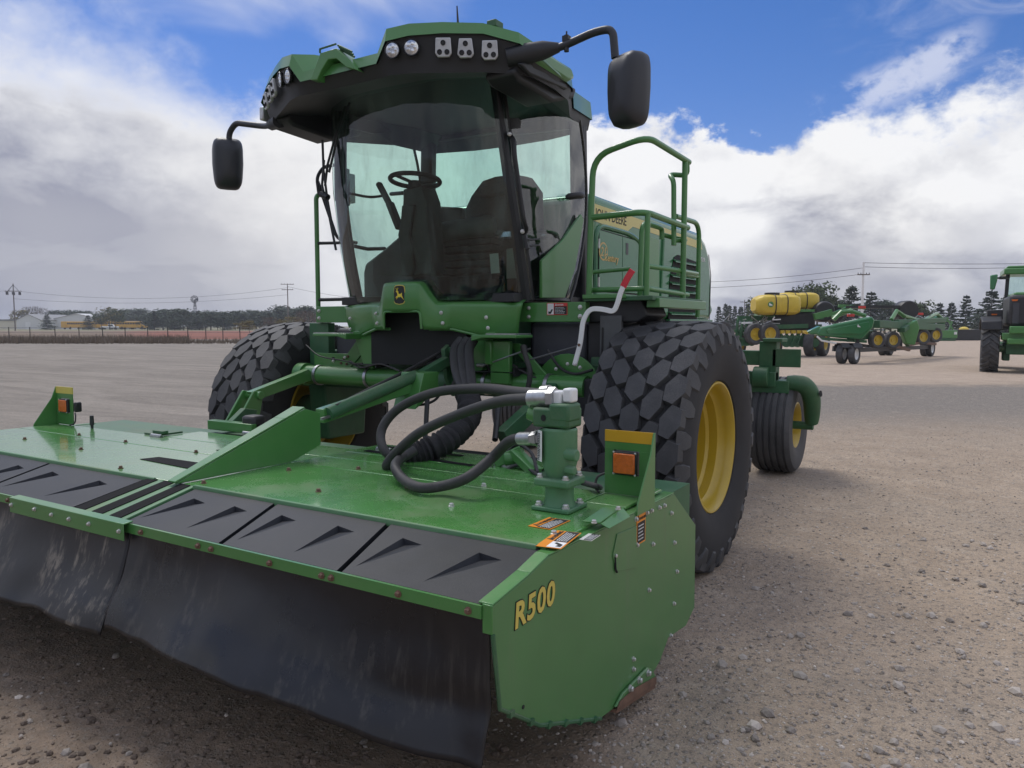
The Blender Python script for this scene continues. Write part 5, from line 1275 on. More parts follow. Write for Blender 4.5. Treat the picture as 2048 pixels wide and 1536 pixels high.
# left hand rails and ladder side
rail([(-1.14, -.27, 1.58), (-1.14, -.27, 2.42), (-1.10, -.20, 2.44)], .06, .018)
rail([(-1.12, -.26, 2.42), (-1.13, -.27, 2.55), (-1.10, -.23, 2.63), (-1.02, -.20, 2.64)], .05, .013, m='black')
rail([(-1.13, -.26, 2.52), (-1.05, -.15, 2.10), (-.86, -.14, 2.06)], .05, .013, m='black')
rail([(-1.14, -.27, 2.06), (-.80, -.24, 2.05)], .02, .012, m='black')
rail([(-1.14, -.27, 1.635), (-.72, -.27, 1.635)], .02, .013, m='black')

# rear axle with castering wheels
MB().box(-1.5, 1.5, 3.02, 3.12, 1.06, 1.20).build('rear_axle_beam', M['green_dark'], wr, bevel=.008)
ct = MB(); ct.lathe([(.21, -.17), (.26, -.19), (.36, -.205), (.43, -.195), (.455, -.17), (.465, -.13)] + [x for w_ in (-.12, -.06, 0, .06, .12) for x in ((.470, w_ - .026), (.470, w_ + .012), (.455, w_ + .015), (.455, w_ + .031))] + [(.465, .155), (.455, .17), (.43, .195), (.36, .205), (.26, .19), (.21, .17)], (0, 0, 0), (1, 0, 0), 56)
CTM = fixn(ct.mesh('tyre', M['tyre'], 28))
cr = MB(); cr.lathe([(.21, -.17), (.225, -.175), (.19, -.10), (.18, 0), (.19, .10), (.225, .175), (.21, .178), (.185, .13), (.175, .06), (.09, .05), (.08, .09), (0, .09)], (0, 0, 0), (1, 0, 0), 40)
CRM = fixn(cr.mesh('rim', M['yellow'], 30))
for s in (1, -1):
    xw, yw, zw = s * 1.46, 3.33, .47
    w = thing('caster_wheel', None, None, (xw, yw, zw)); w.parent = wr; w.rotation_euler = (0, 0, 0 if s > 0 else math.pi)
    inst('tyre', CTM, w, (0, 0, 0), local=True); inst('rim', CRM, w, (0, 0, 0), local=True)
    mb = MB(); mb.box(s * 1.40 - .06, s * 1.40 + .10, 3.0, 3.14, .90, 1.29); mb.box(min(s * 1.46, s * 1.72), max(s * 1.46, s * 1.72), 3.0, 3.02, 1.05, 1.22); mb.box(min(s * 1.38, s * 1.56), max(s * 1.38, s * 1.56), 2.96, 3.18, 1.285, 1.32)
    mb.build('caster_post', M['green_dark'], wr, bevel=.006)
    mb = MB(); mb.box(min(s * 1.12, s * 1.62), max(s * 1.12, s * 1.62), 3.0, 3.22, .80, .92); mb.cyl((s * 1.30, 3.0, .95), (s * 1.44, 3.0, .95), .10, n=18); mb.box(min(s * 1.2, s * 1.5), max(s * 1.2, s * 1.5), 2.97, 3.1, .86, 1.0)
    fk = [Vector((s * 1.58, 3.08, .90)), Vector((s * 1.73, 3.12, .88)), Vector((s * 1.785, 3.22, .75)), Vector((s * 1.775, 3.33, .50))]
    mb.tube(spline(fk, 5), [.065, .07, .075, .075, .08, .083, .083, .083, .083, .083, .083, .08, .078, .075, .07, .06][:16], 12)
    mb.cyl((s * 1.36, 3.33, .47), (s * 1.79, 3.33, .47), .04, n=14)
    mb.build('caster_fork', M['green_dark'], wr, bevel=.006)
    MB().lathe([(0, 0), (.03, 0), (.03, .004), (0, .004)], (s * 1.872, 3.18, .80), (s, -.25, .15), 14).build('fork_hole', M['dark'], wr)

# cables and lines strung round the axle and lift linkage
rk = random.Random(21)
for a in ([(612, 690, -.40), (640, 712, -.42), (690, 722, -.42), (735, 735, -.42)], [(700, 722, -.46), (722, 735, -.5), (760, 728, -.5), (800, 742, -.55)], [(905, 690, -.5), (915, 730, -.55), (905, 770, -.6), (880, 790, -.75)], [(960, 700, -.45), (985, 745, -.45), (1030, 738, -.45), (1080, 760, -.44)], [(1095, 700, -.36), (1120, 735, -.36), (1150, 748, -.38), (1185, 740, -.40)], [(1000, 690, -.45), (1010, 720, -.45), (1035, 735, -.46)], [(760, 700, -.4), (790, 722, -.42), (830, 716, -.42), (880, 700, -.42)], [(1205, 655, -.24), (1204, 700, -.24), (1198, 745, -.26)]):
    MB().tube(spline([P(q[0], q[1], y=q[2]) for q in a], 6), rk.choice((.005, .007, .009)), 7).build('cable', M['hose'], wr)
for a, b in ((667, 722), (690, 715), (735, 742), (1112, 738), (1135, 728), (1160, 735), (985, 742), (1040, 742)): bolt(wr, P(a, b, y=-.365), (0, -1, 0), 1.0)
for bx in (-1.0, -.5, .5, .95):
    MB().lathe([(.070, -.012), (.076, -.012), (.076, .012), (.070, .012)], (bx, -.40, 1.075), (1, 0, 0), 24).build('hose_clamp', M['steel'], wr)

# ------------------------------------------------------------------ other machines in the yard
def vthing(name, label, cat, px, d, group=None, turn=0.0):
    """thing standing at view column px, d metres out; its X runs right, Y runs away, as seen from the machine"""
    return thing(name, label, cat, G(px, d), YAW + turn, group)
def fpx(px, px0, d): return (px - px0) / F_PX * d
def wheel(parent, name, c, r, w, rimr, tyre_m='tyre', rim_m='yellow', axis=(1, 0, 0), lug=0):
    c = Vector(c); ax = Vector(axis).normalized()
    e = thing(name, None, None, c); e.parent = parent; e.location = c
    mb = MB(); mb.lathe([(rimr, -w * .38), (r * .85, -w * .5), (r * .97, -w * .42), (r, -w * .2), (r, w * .2), (r * .97, w * .42), (r * .85, w * .5), (rimr, w * .38)], (0, 0, 0), ax, 36)
    if lug:
        u = ax.cross(Vector((0, 0, 1))).normalized(); v = ax.cross(u)
        for i in range(lug):
            for sg in (-1, 1):
                a = 2 * math.pi * (i + (.5 if sg > 0 else 0)) / lug; a2 = a + 2 * math.pi * .9 / lug
                p0 = (u * math.cos(a) + v * math.sin(a)) * (r + .01); p1 = (u * math.cos(a2) + v * math.sin(a2)) * (r + .005) + ax * (sg * w * .46)
                mb.bar(p0, p1, .07, .06, up=(p0 + p1).normalized())
    mb.build('tyre', M[tyre_m], e, local=True)
    mb = MB()
    for s in (-1, 1): mb.lathe([(rimr, s * w * .38), (rimr * .9, s * w * .30), (rimr * .84, s * w * .12), (rimr * .35, s * w * .08), (rimr * .3, s * w * .2), (0, s * w * .2)], (0, 0, 0), ax, 28)
    mb.build('rim', M[rim_m], e, local=True)
    return e
def lp(parent, name, m, mb, bevel=0.0, smooth=38): return mb.build(name, M[m], parent, bevel=bevel, local=True, smooth=smooth)

# planter with twin yellow tanks
D = 36.0; p0 = 1560
pl = vthing('planter', 'folded row-crop planter with two yellow tanks and yellow wheels beyond the front tyre', 'planter', p0, D)
def X_(px, d=D): return fpx(px, p0, d)
def tank(x0, x1, y0, z0, z1, dep, name):
    mb = MB(); rows = []
    L = x1 - x0; cz = (z0 + z1) / 2; h = (z1 - z0) / 2
    for t, k in ((0, .55), (.06, .80), (.16, .97), (.3, 1.0), (.5, .96), (.52, .93), (.55, .96), (.78, 1.0), (.9, .95), (.97, .80), (1, .6)):
        row = []
        for i in range(16):
            a = 2 * math.pi * (i + .5) / 16; ca, sa = math.cos(a), math.sin(a)
            row.append(Vector((x0 + L * t, y0 + math.copysign(abs(ca) ** .55, ca) * dep * k, cz + math.copysign(abs(sa) ** .55, sa) * h * k)))
        rows.append(row)
    mb.grid(rows, closeu=True); b = len(mb.v); mb.add(rows[0], [tuple(range(16))]); mb.add(rows[-1], [tuple(range(16))])
    o = lp(pl, name, 'yellow_tank', mb, smooth=30)
    for t in (.40, .66):
        q_ = MB(); k = 1.01; row = []
        for i in range(16):
            a = 2 * math.pi * (i + .5) / 16; ca, sa = math.cos(a), math.sin(a)
            row.append(Vector((x0 + L * t, y0 + math.copysign(abs(ca) ** .55, ca) * dep * k, cz + math.copysign(abs(sa) ** .55, sa) * h * k)))
        q_.tube(row, .022, 4, closed=True); q_.build('strap', M['black'], o, local=True)
    q_ = MB(); q_.cyl((x0 + L * .42, y0, z1 - .05), (x0 + L * .42, y0, z1 + .09), .34, n=20); q_.build('tank_lid', M['black'], o, local=True)
    return o
t1 = tank(X_(1504), X_(1592), 0, ZAT(631, D), ZAT(590, D), .75, 'liquid_tank')
t2 = tank(X_(1572, 38), X_(1655, 38), 1.9, ZAT(621, 38), ZAT(586, 38), .75, 'liquid_tank')
q_ = MB(); q_.lathe([(0, 0), (.13, 0), (.13, .02), (0, .02)], (X_(1528), -.755, ZAT(610, D)), (0, -1, 0), 16); q_.build('tank_badge', M['green'], t1, local=True)
q_ = MB(); q_.plate([(X_(1528) + a, -.782, ZAT(610, D) + b) for a, b in ((-.08, -.05), (.08, -.06), (.05, 0), (-.02, .01), (-.04, .07), (-.07, .06))], (0, -1, 0), .008); q_.build('badge_mark', M['paper'], t1, local=True)
mb = MB()
mb.bar((X_(1478), .4, ZAT(637, D)), (X_(1650), .4, ZAT(634, D)), .22, .22); mb.bar((X_(1500), -.2, ZAT(655, D)), (X_(1610), -.2, ZAT(652, D)), .2, .2)
mb.bar((X_(1480), .6, ZAT(660, D)), (X_(1650), .6, ZAT(655, D)), .3, .3)
lp(pl, 'tool_bar', 'green_dark', mb)
mb = MB(); mb.box(X_(1548), X_(1632), .1, 1.6, ZAT(660, D), ZAT(622, D)); lp(pl, 'centre_hopper', 'black', mb, .12)
mb = MB(); mb.box(X_(1520), X_(1548), .0, 1.0, ZAT(634, D), ZAT(627, D)); mb.box(X_(1585), X_(1625), -.1, .6, ZAT(624, D), ZAT(619, D)); lp(pl, 'tank_cradle', 'green', mb)
for px, py in ((1437, 664), (1501, 668), (1529, 667)):
    wheel(pl, 'gauge_wheel', (X_(px), -.55, ZAT(py, D)), .50, .32, .29, axis=(.25, -1, 0))
for px in (1617, 1645): wheel(pl, 'transport_wheel', (X_(px), -.3 if px == 1617 else .1, .62), .62, .46, .34, axis=(1, -.75, 0))
for px in (1560, 1486): wheel(pl, 'transport_wheel', (X_(px), .6, .55), .55, .35, .30, axis=(1, -.75, 0))
for k in range(6):
    px = 1552 + k * 11; mb = MB()
    mb.box(X_(px), X_(px + 8.5), -.5, -.3, ZAT(667, D), ZAT(660.5, D)); lp(pl, 'seed_meter', 'yellow', mb, .02)
    mb = MB(); a = X_(px + 4)
    mb.bar((a - .05, -.4, ZAT(667, D)), (a + .25, -.3, ZAT(683, D)), .09, .09); mb.bar((a + .12, -.5, ZAT(670, D)), (a - .05, -.5, ZAT(686, D)), .05, .05); mb.cyl((a + .25, -.42, ZAT(685, D)), (a + .25, -.30, ZAT(685, D)), .21, n=16); mb.box(a - .04, a + .2, -.45, -.3, ZAT(678, D), ZAT(671, D))
    lp(pl, 'row_unit', 'green_dark', mb)
for k in range(4):
    px = 1466 + k * 9; mb = MB()
    a = X_(px); mb.bar((a, -.4, ZAT(690, D)), (a + .1, -.3, ZAT(640, D)), .09, .09); mb.bar((a - .1, -.4, ZAT(660, D)), (a + .25, -.3, ZAT(672, D)), .07, .07); mb.cyl((a + .1, -.45, ZAT(683, D)), (a + .1, -.33, ZAT(683, D)), .2, n=14)
    lp(pl, 'row_unit', 'green_dark', mb)
rg = random.Random(3)
mb = MB()
for k in range(26):
    a = X_(rg.uniform(1450, 1550)); z_ = ZAT(rg.uniform(640, 660), D)
    mb.tube([(a, -.2, z_), (a + rg.uniform(-.3, .3), -.1, z_ + rg.uniform(-.2, .3)), (a + rg.uniform(-.5, .5), 0, z_ + rg.uniform(-.3, .1))], .025, 5)
lp(pl, 'hydraulic_hoses', 'steel', mb)
mb = MB(); mb.bar((X_(1476), -.45, ZAT(646, D)), (X_(1497), -.45, ZAT(645.5, D)), .05, .08); mb.bar((X_(1536), -.5, ZAT(640, D)), (X_(1540), -.5, ZAT(634, D)), .05, .05); mb.bar((X_(1536), -.5, ZAT(640, D)), (X_(1552), -.5, ZAT(639, D)), .05, .05)
lp(pl, 'hose_rack', 'paper', mb)
mb = MB(); mb.lathe([(0, 0), (.45, 0), (.5, .1), (.5, .7), (.45, .8), (0, .8)], (X_(1662), .8, ZAT(623, D)), (0, 1, 0), 24); mb.lathe([(0, 0), (.42, 0), (.42, .5), (0, .5)], (X_(1690), 1.2, ZAT(628, D)), (0, 1, 0), 20)
lp(pl, 'seed_tank', 'black', mb, .03)
for a_ in (((1655, .2, 632), (1705, .2, 612), .12, .12), ((1616, -.6, 634), (1650, -.6, 625), .2, .28), ((1690, .9, 611), (1745, .9, 615), .14, .16)):
    mb = MB(); mb.bar((X_(a_[0][0]), a_[0][1], ZAT(a_[0][2], D)), (X_(a_[1][0]), a_[1][1], ZAT(a_[1][2], D)), a_[2], a_[3]); lp(pl, 'wing_arm', 'green', mb)

# draper header strapped on its trailer
D2 = 29.0; p0 = 1690
trl = vthing('header_trailer', 'low black four-wheel header trailer with bright steel wheel rims', 'trailer', p0, D2)
def pt(px, py, d, p=1690, D_=29.0): return Vector((fpx(px, 1024, d) - fpx(p, 1024, D_), d - D_, ZAT(py, d)))
for px, d in ((1684, 29.0), (1708, 28.8)):
    wheel(trl, 'trailer_wheel', pt(px, 0, d).xy.to_3d() + Vector((0, 0, .36)), .36, .26, .21, rim_m='white', axis=(1, -.95, 0))
for px, d in ((1849, 36), (1860, 36)):
    wheel(trl, 'trailer_wheel', pt(px, 0, d).xy.to_3d() + Vector((0, 0, .38)), .38, .26, .22, rim_m='white', axis=(1, -.95, 0))
for px, d in ((1765, 37), (1778, 37)):
    wheel(trl, 'trailer_wheel', pt(px, 0, d).xy.to_3d() + Vector((0, 0, .36)), .36, .26, .21, rim_m='black', axis=(1, -.95, 0))
for px, d in ((1684, 29.0), (1708, 28.8)):
    q0 = pt(px, 0, d); mb = MB(); mb.prism([(q0.y - .40, .62), (q0.y - .20, .78), (q0.y + .25, .78), (q0.y + .42, .60), (q0.y + .40, .58), (q0.y + .24, .74), (q0.y - .19, .74), (q0.y - .38, .60)], 'x', q0.x - .16, q0.x + .16)
    lp(trl, 'mudguard', 'black', mb)
mb = MB(); a, b = pt(1715, 700, 29.2), pt(1858, 694, 36); mb.bar(a, b, .14, .16); mb.bar(a + Vector((-.9, .1, .05)), a, .2, .2)
mb.bar(pt(1718, 690, 30.5), pt(1790, 700, 32.0), .10, .12); mb.bar(a + Vector((0, 0, .1)), pt(1712, 670, 29.2), .12, .12); mb.bar(pt(1800, 697, 32.8), pt(1800, 672, 32.8), .12, .12)
lp(trl, 'trailer_frame', 'black', mb)
for a_, b_ in ((pt(1790, 692, 31.5), pt(1818, 700, 32.5)), (pt(1815, 690, 33), pt(1850, 684, 34)), (pt(1870, 688, 36), pt(1845, 686, 35))):
    lp(trl, 'load_strut', 'brown', MB().bar(a_, b_, .1, .11))
dh = vthing('grain_header', 'long green draper header with pointed divider loaded on the black trailer', 'combine header', p0, D2)
dv_ = [(1632, 667), (1640, 655), (1690, 644), (1742, 633), (1748, 640), (1745, 655), (1728, 675), (1720, 679), (1680, 676), (1636, 671)]
mb = MB(); mb.plate([pt(a, b, 29.0) for a, b in dv_], (0, 1, 0), .42); sh_o = lp(dh, 'end_shield', 'green_body', mb, .06)
mb = MB(); mb.plate([pt(a, b, 28.98) for a, b in [(1650, 660), (1735, 643), (1738, 655), (1722, 668), (1655, 668)]], (0, -1, 0), .03); mb.build('shield_panel', M['green_body'], sh_o, local=True, bevel=.02)
mb = MB(); mb.plate([pt(a, b, 29.05) for a, b in [(1612, 664), (1640, 651), (1641, 668), (1622, 669)]], (0, 1, 0), .30); lp(dh, 'divider_point', 'green_body', mb, .05)
mb = MB(); mb.plate([pt(a, b, 29.0) for a, b in [(1605, 662), (1614, 662), (1616, 669), (1611, 668)]], (0, 1, 0), .16); lp(dh, 'divider_tip', 'yellow', mb, .03)
mb = MB(); mb.plate([pt(1716 + a * 3.2, 652 - b * 3.2, 28.93) for a, b in ((-1, -.6), (.9, -.9), (.4, 0), (-.3, .1), (-.5, .9), (-.9, .8))], (0, -1, 0), .02); mb.build('shield_mark', M['paper'], sh_o, local=True)
mb = MB(); mb.tube([pt(1633, 673, 28.9), pt(1642, 681, 28.9), pt(1672, 687, 28.9)], .035, 6); lp(dh, 'guard_rod', 'paper', mb)
for px, py, r_ in ((1752, 680, 17), (1783, 680, 17), (1843, 674, 16), (1868, 670, 15)):
    d = 29.6 + (px - 1752) * .045; c = pt(px, py, d); rr_ = r_ / F_PX * d
    wheel(dh, 'gauge_wheel', c, rr_, .24, rr_ * .60, rim_m='yellow_worn' if False else 'yellow', axis=(.25, -1, 0))
def seg(px0, py0, d0, px1, py1, d1, w, h, mbx): mbx.bar(pt(px0, py0, d0), pt(px1, py1, d1), w, h)
mb = MB(); seg(1748, 648, 29.3, 1880, 655, 36, .35, .30, mb); seg(1790, 645, 31, 1885, 640, 36, .22, .22, mb); seg(1800, 660, 31, 1830, 640, 33, .3, .2, mb); seg(1812, 690, 32, 1826, 640, 32.4, .16, .3, mb)
lp(dh, 'main_beam', 'green_dark', mb, .03)
mb = MB(); mb.plate([pt(a, b, 31.5) for a, b in [(1798, 655), (1832, 640), (1838, 655), (1830, 690), (1812, 688), (1806, 672)]], (0, 1, 0), .3); lp(dh, 'centre_panel', 'green', mb, .04)
mb = MB(); mb.plate([pt(a, b, 36) for a, b in [(1850, 640), (1880, 630), (1890, 640), (1885, 662), (1868, 666), (1845, 660)]], (0, 1, 0), .5); lp(dh, 'end_shield', 'green_body', mb, .05)
for pth in ([(1665, 640, 30), (1680, 624, 30), (1700, 623, 30), (1728, 632, 30)], [(1662, 636, 30.4), (1700, 620, 30.5)], [(1780, 640, 31), (1790, 622, 31.5), (1805, 632, 31.6), (1830, 640, 33)], [(1845, 640, 34), (1870, 628, 35.5), (1884, 640, 36)]):
    mb = MB(); q = [pt(*a) for a in pth]; mb.tube(q, .085, 8); lp(dh, 'reel_arm', 'green', mb)
mb = MB()
for k in range(34):
    px = rg.uniform(1745, 1880); d = 29.6 + (px - 1745) * .045; py = rg.uniform(630, 662); dx, dy = rg.uniform(-14, 14), rg.uniform(-9, 9)
    seg(px, py, d, px + dx, py + dy, d + .2, .045, .045, mb)
lp(dh, 'reel_tines', 'grey_trim', mb)
mb = MB()
for k in range(16):
    px = rg.uniform(1750, 1870); d = 29.9 + (px - 1745) * .045; py = rg.uniform(636, 664)
    seg(px, py, d, px + rg.uniform(-10, 10), py + rg.uniform(-5, 5), d + .2, .06, .06, mb)
lp(dh, 'hydraulic_lines', 'steel', mb)
mb = MB(); c = pt(1815, 622, 34); mb.lathe([(0, 0), (.42, 0), (.46, .08), (.46, .6), (.42, .7), (0, .7)], c, (0, 1, 0), 22); mb.box(c.x - 2.6, c.x - .4, c.y, c.y + .5, c.z + .12, c.z + .24); lp(dh, 'reel_drum', 'black', mb)
for px, py, d in ((1722, 615, 31), (1838, 628, 34), (1700, 631, 29.6)):
    mb = MB(); c = pt(px, py, d); mb.box(c.x - .13, c.x + .13, c.y, c.y + .1, c.z - .05, c.z + .05); lp(dh, 'red_reflector', 'red_decal', mb, .01)
mb = MB(); seg(1640, 677, 29.1, 1730, 683, 29.3, .2, .10, mb); seg(1700, 676, 29.2, 1740, 668, 30, .3, .3, mb); lp(dh, 'cutter_bar', 'green_dark', mb)

# tractor at the right edge, facing the yard
D3 = 23.4; p3 = 1982
tr_ = vthing('farm_tractor', 'green farm tractor with tall chevron front tyre and green mirror, cut by the right edge', 'tractor', p3, D3, turn=-.50); tr_.scale = (.86, 1, 1)
def T3(px, py, dd=0.0): return Vector((fpx(px, p3, D3), dd, ZAT(py, D3)))
wheel(tr_, 'front_wheel', (0, .75, .76), .75, .58, .42, axis=(1, -.05, 0), lug=22)
wheel(tr_, 'front_wheel', (2.15, .75, .76), .75, .58, .42, axis=(1, .05, 0), lug=22)
for xo in (0, 2.15):
    mb = MB(); mb.prism([(.0, 1.30), (.05, 1.56), (.35, 1.72), (1.1, 1.70), (1.5, 1.3), (1.42, 1.3), (1.05, 1.60), (.4, 1.62), (.14, 1.48), (.09, 1.30)], 'x', xo - .33, xo + .30); mb.box(xo - .14, xo + .34, .5, 1.1, 1.62, 1.92)
    fd = lp(tr_, 'fender', 'black', mb, .05)
    mb = MB(); mb.plate([(xo - .02, .49, 1.80), (xo + .17, .49, 1.80), (xo + .15, .49, 1.76), (xo, .49, 1.76)], (0, -1, 0), .02); mb.build('amber_lamp', M['amber'], fd, local=True)
    mb = MB(); mb.box(xo - .04, xo + .18, .47, .49, 1.69, 1.72); mb.build('reflector', M['yellow_decal'], fd, local=True)
mb = MB(); mb.box(.47, 1.60, -.1, 2.4, 1.42, 2.36); hd_ = lp(tr_, 'hood', 'black', mb, .10)
mb = MB(); mb.box(.58, .76, -.12, -.10, 1.50, 2.12); mb.build('grille_screen', M['tank'], hd_, local=True)
mb = MB(); mb.plate([(.52, -.105, 2.22), (.72, -.105, 2.22), (.69, -.105, 2.17), (.55, -.105, 2.17)], (0, -1, 0), .02); mb.build('amber_lamp', M['amber'], hd_, local=True)
mb = MB(); mb.box(.60, 1.50, .0, 2.3, 2.30, 2.44); lp(tr_, 'hood_top', 'green', mb, .05)
mb = MB(); mb.box(.30, 1.90, -.05, .5, 1.0, 1.22); mb.box(.45, 1.7, -.3, 1.6, .88, 1.05); mb.box(.5, 1.0, -.35, 0, 1.20, 1.42); mb.cyl((-.1, .7, .74), (2.2, .7, .74), .12, n=12)
lp(tr_, 'front_axle', 'green', mb, .03)
mb = MB(); mb.box(.45, 1.65, .3, 3.5, .55, .9); mb.box(.40, .62, .6, 1.1, .35, .9); lp(tr_, 'chassis', 'green_dark', mb, .03)
for xo in (.55, 1.6): 
    mb = MB(); mb.bar((xo, 2.5, 1.6), (xo + (.05 if xo < 1 else -.05), 2.5, 3.15), .12, .12); lp(tr_, 'cab_pillar', 'black', mb)
mb = MB(); mb.add([(.6, 2.48, 1.9), (1.58, 2.48, 1.9), (1.55, 2.48, 3.1), (.63, 2.48, 3.1)], [(0, 1, 2, 3)]); mb.build('cab_window', M['glass'], tr_, local=True)
mb = MB(); mb.box(.45, 1.75, 2.2, 4.0, 3.10, 3.30); mb.box(.55, 1.65, 2.3, 3.9, 3.30, 3.38); lp(tr_, 'cab_roof', 'green', mb, .05)
mb = MB(); mb.box(.5, 1.7, 2.5, 4.0, 1.3, 1.95); lp(tr_, 'cab_body', 'black', mb, .05)
mb = MB(); mb.tube([(.62, 2.4, 3.0), (.30, 2.0, 2.98)], .05, 8); mb.tube([(.30, 2.0, 2.98), (.2, 1.9, 2.97)], .03, 8); lp(tr_, 'mirror_arm', 'black', mb)
mb = MB(); mb.prism([(-.02, 3.07), (.23, 3.10), (.22, 2.9), (.15, 2.60), (.0, 2.60)], 'y', 1.85, 1.97); lp(tr_, 'mirror', 'green_body', mb, .04)
for xo in (.25, 1.95): wheel(tr_, 'rear_wheel', (xo, 3.8, .85), .85, .4, .5, axis=(1, 0, 0), lug=22)

# far small implements
bm_ = vthing('box_blade', 'small green mower implement standing at the far edge of the yard', 'implement', 1895, 72)
mb = MB(); mb.box(-1.1, .7, -.3, .6, .25, 1.0); lp(bm_, 'deck', 'green', mb, .05)
mb = MB()
for a, b in (((-.6, 0, 1.0), (-.3, 0, 2.2)), ((.4, 0, 1.0), (-.2, 0, 2.2)), ((-.9, 0, .9), (-.6, 0, 1.9)), ((0, 0, .9), (.3, 0, 1.8)), ((-.6, 0, 1.9), (.3, 0, 1.8))): mb.bar(a, b, .1, .1)
lp(bm_, 'hitch_frame', 'green', mb)
mb = MB(); mb.box(.35, .6, -.34, -.3, .6, .85); lp(bm_, 'reflector', 'paper', mb)
mb = MB(); mb.box(-1.0, .6, -.2, .5, .0, .26); lp(bm_, 'skids', 'green_dark', mb)
bl = vthing('dump_box', 'long low black steel box with a yellow bundle on top in front of the spruces', 'container', 1935, 74)
mb = MB(); mb.box(-1.25, 1.5, 0, 2, .02, 1.05); lp(bl, 'box', 'black', mb, .04)
mb = MB(); mb.lathe([(0, .28), (.2, .25), (.42, .1), (.45, 0), (0, 0)], (-.1, .6, 1.05), (0, 0, 1), 14); lp(bl, 'yellow_bundle', 'yellow_tank', mb)
mb = MB(); mb.box(-1.2, 1.45, -.03, 0, .98, 1.04); lp(bl, 'rim_rail', 'tank', mb)

# ------------------------------------------------------------------ vegetation
def leaf_material(name, lo, hi):
    m = bpy.data.materials.new(name); m.use_nodes = True; q = NG(m.node_tree); bs = q.n['Principled BSDF']
    rnd = q.node('ShaderNodeNewGeometry').outputs['Random Per Island']; pos = q.node('ShaderNodeTexCoord').outputs['Object']
    f = q.m('ADD', q.m('MULTIPLY', rnd, .6), q.m('MULTIPLY', q.noise(pos, .9, 3), .5))
    q.put(bs.inputs['Base Color'], q.mix(f, lo, hi)); bs.inputs['Roughness'].default_value = .8; bs.inputs['Specular IOR Level'].default_value = .2
    return m
L_DARK = leaf_material('dark_conifer_needles', (.030, .046, .034), (.085, .11, .075))
L_SPR = leaf_material('spruce_needles', (.034, .050, .040), (.10, .125, .095))
L_LEAF = leaf_material('green_leaves', (.030, .050, .022), (.10, .13, .055))
L_YEL = leaf_material('autumn_leaves', (.09, .085, .03), (.24, .20, .07))
L_BR = leaf_material('bare_brown_twigs', (.075, .06, .05), (.20, .16, .125))
L_WEED = leaf_material('dry_weeds', (.085, .065, .050), (.24, .19, .14))
BARK = mat('bark', (.08, .065, .055), .9, var=.3)
def conifer_mesh(rs, levels=15, slim=.30, ragged=.5):
    """whorls of limbs, each limb carrying small needle sprays, with gaps between"""
    r = random.Random(rs); vs = []; fs = []
    for i in range(levels):
        nb = r.randint(6, 8)
        for k in range(nb):
            t = max(0, min(.97, (i + r.uniform(-1.2, 1.2)) / levels))
            a = 6.283 * (k + r.uniform(-.35, .35)) / nb + i * 1.1; L = slim * (1 - t) ** .9 * r.uniform(1 - ragged, 1.12) + .015
            c = Vector((math.cos(a), math.sin(a), 0)); sd_ = Vector((-c.y, c.x, 0)); z0 = .05 + .93 * t; n_ = max(3, int(L / .032))
            for j in range(n_):
                f = (j + .6) / n_; p = c * (L * f) + Vector((0, 0, z0 - .05 * f * (1 - t) + .075 * f * f * L / slim + r.uniform(-.008, .008)))
                w = (.046 * (1 - .5 * f)) * r.uniform(.6, 1.3)
                for sg in (-1, 1):
                    b = len(vs); q_ = (c * .7 + sd_ * sg).normalized()
                    vs += [p, p + c * .026 + q_ * w * .5 + Vector((0, 0, .008)), p + q_ * w + c * .012 + Vector((0, 0, r.uniform(-.034, .022))), p - c * .012 + q_ * w * .35 - Vector((0, 0, .016))]
                    fs.append((b, b + 1, b + 2, b + 3))
    for j in range(10):
        b = len(vs); a = j * 2.4; z = .90 + .01 * j; vs += [Vector((0, 0, z - .03)), Vector((.014 * math.cos(a), .014 * math.sin(a), z)), Vector((0, 0, z + .012))]; fs.append((b, b + 1, b + 2))
    return vs, fs
def bushy_mesh(rs, n=1300, w=.36, base=.05, lumps=20):
    r = random.Random(rs); vs = []; fs = []; C_ = []
    for k in range(lumps):
        a = r.uniform(0, 6.28); rr_ = w * math.sqrt(r.random()) * .75; z = base + (1 - base) * (.25 + .62 * r.random())
        C_.append((Vector((math.cos(a) * rr_, math.sin(a) * rr_, z)), r.uniform(.10, .19)))
    C_.append((Vector((0, 0, .86)), .13))
    for i in range(n):
        c, s = r.choice(C_); d = Vector((r.gauss(0, 1), r.gauss(0, 1), r.gauss(0, .8))); d = d.normalized() * s * r.uniform(.5, 1.1)
        p = c + d; u = Vector((r.gauss(0, 1), r.gauss(0, 1), r.gauss(0, 1))).normalized(); v = u.cross(d.normalized()); q = .016 + .016 * r.random(); b = len(vs)
        vs += [p - u * q - v * q, p + u * q * 1.3, p + u * q + v * q * 1.2, p - u * q * .6 + v * q]; fs.append((b, b + 1, b + 2, b + 3))
    return vs, fs
def bare_mesh(rs, n=420):
    r = random.Random(rs); vs = []; fs = []
    for i in range(n):
        a = r.uniform(0, 6.28); t = r.random(); rad = .32 * math.sqrt(r.random()) * (1 - .4 * t); p = Vector((math.cos(a) * rad, math.sin(a) * rad, .3 + .65 * t))
        d = (p - Vector((0, 0, .1))).normalized() + Vector((r.gauss(0, .3), r.gauss(0, .3), .3)); d = d.normalized() * .10; s_ = d.cross(Vector((r.gauss(0, 1), r.gauss(0, 1), .3))).normalized() * .006; b = len(vs)
        vs += [p - s_, p + s_, p + d]; fs.append((b, b + 1, b + 2))
    return vs, fs
def mk(name, vf, m):
    me = bpy.data.meshes.new(name); me.from_pydata([tuple(v) for v in vf[0]], [], vf[1]); me.materials.append(m); return me
CON = [mk('crown', conifer_mesh(k, 22, .20 + .03 * (k % 3), .5), L_DARK) for k in range(3)]
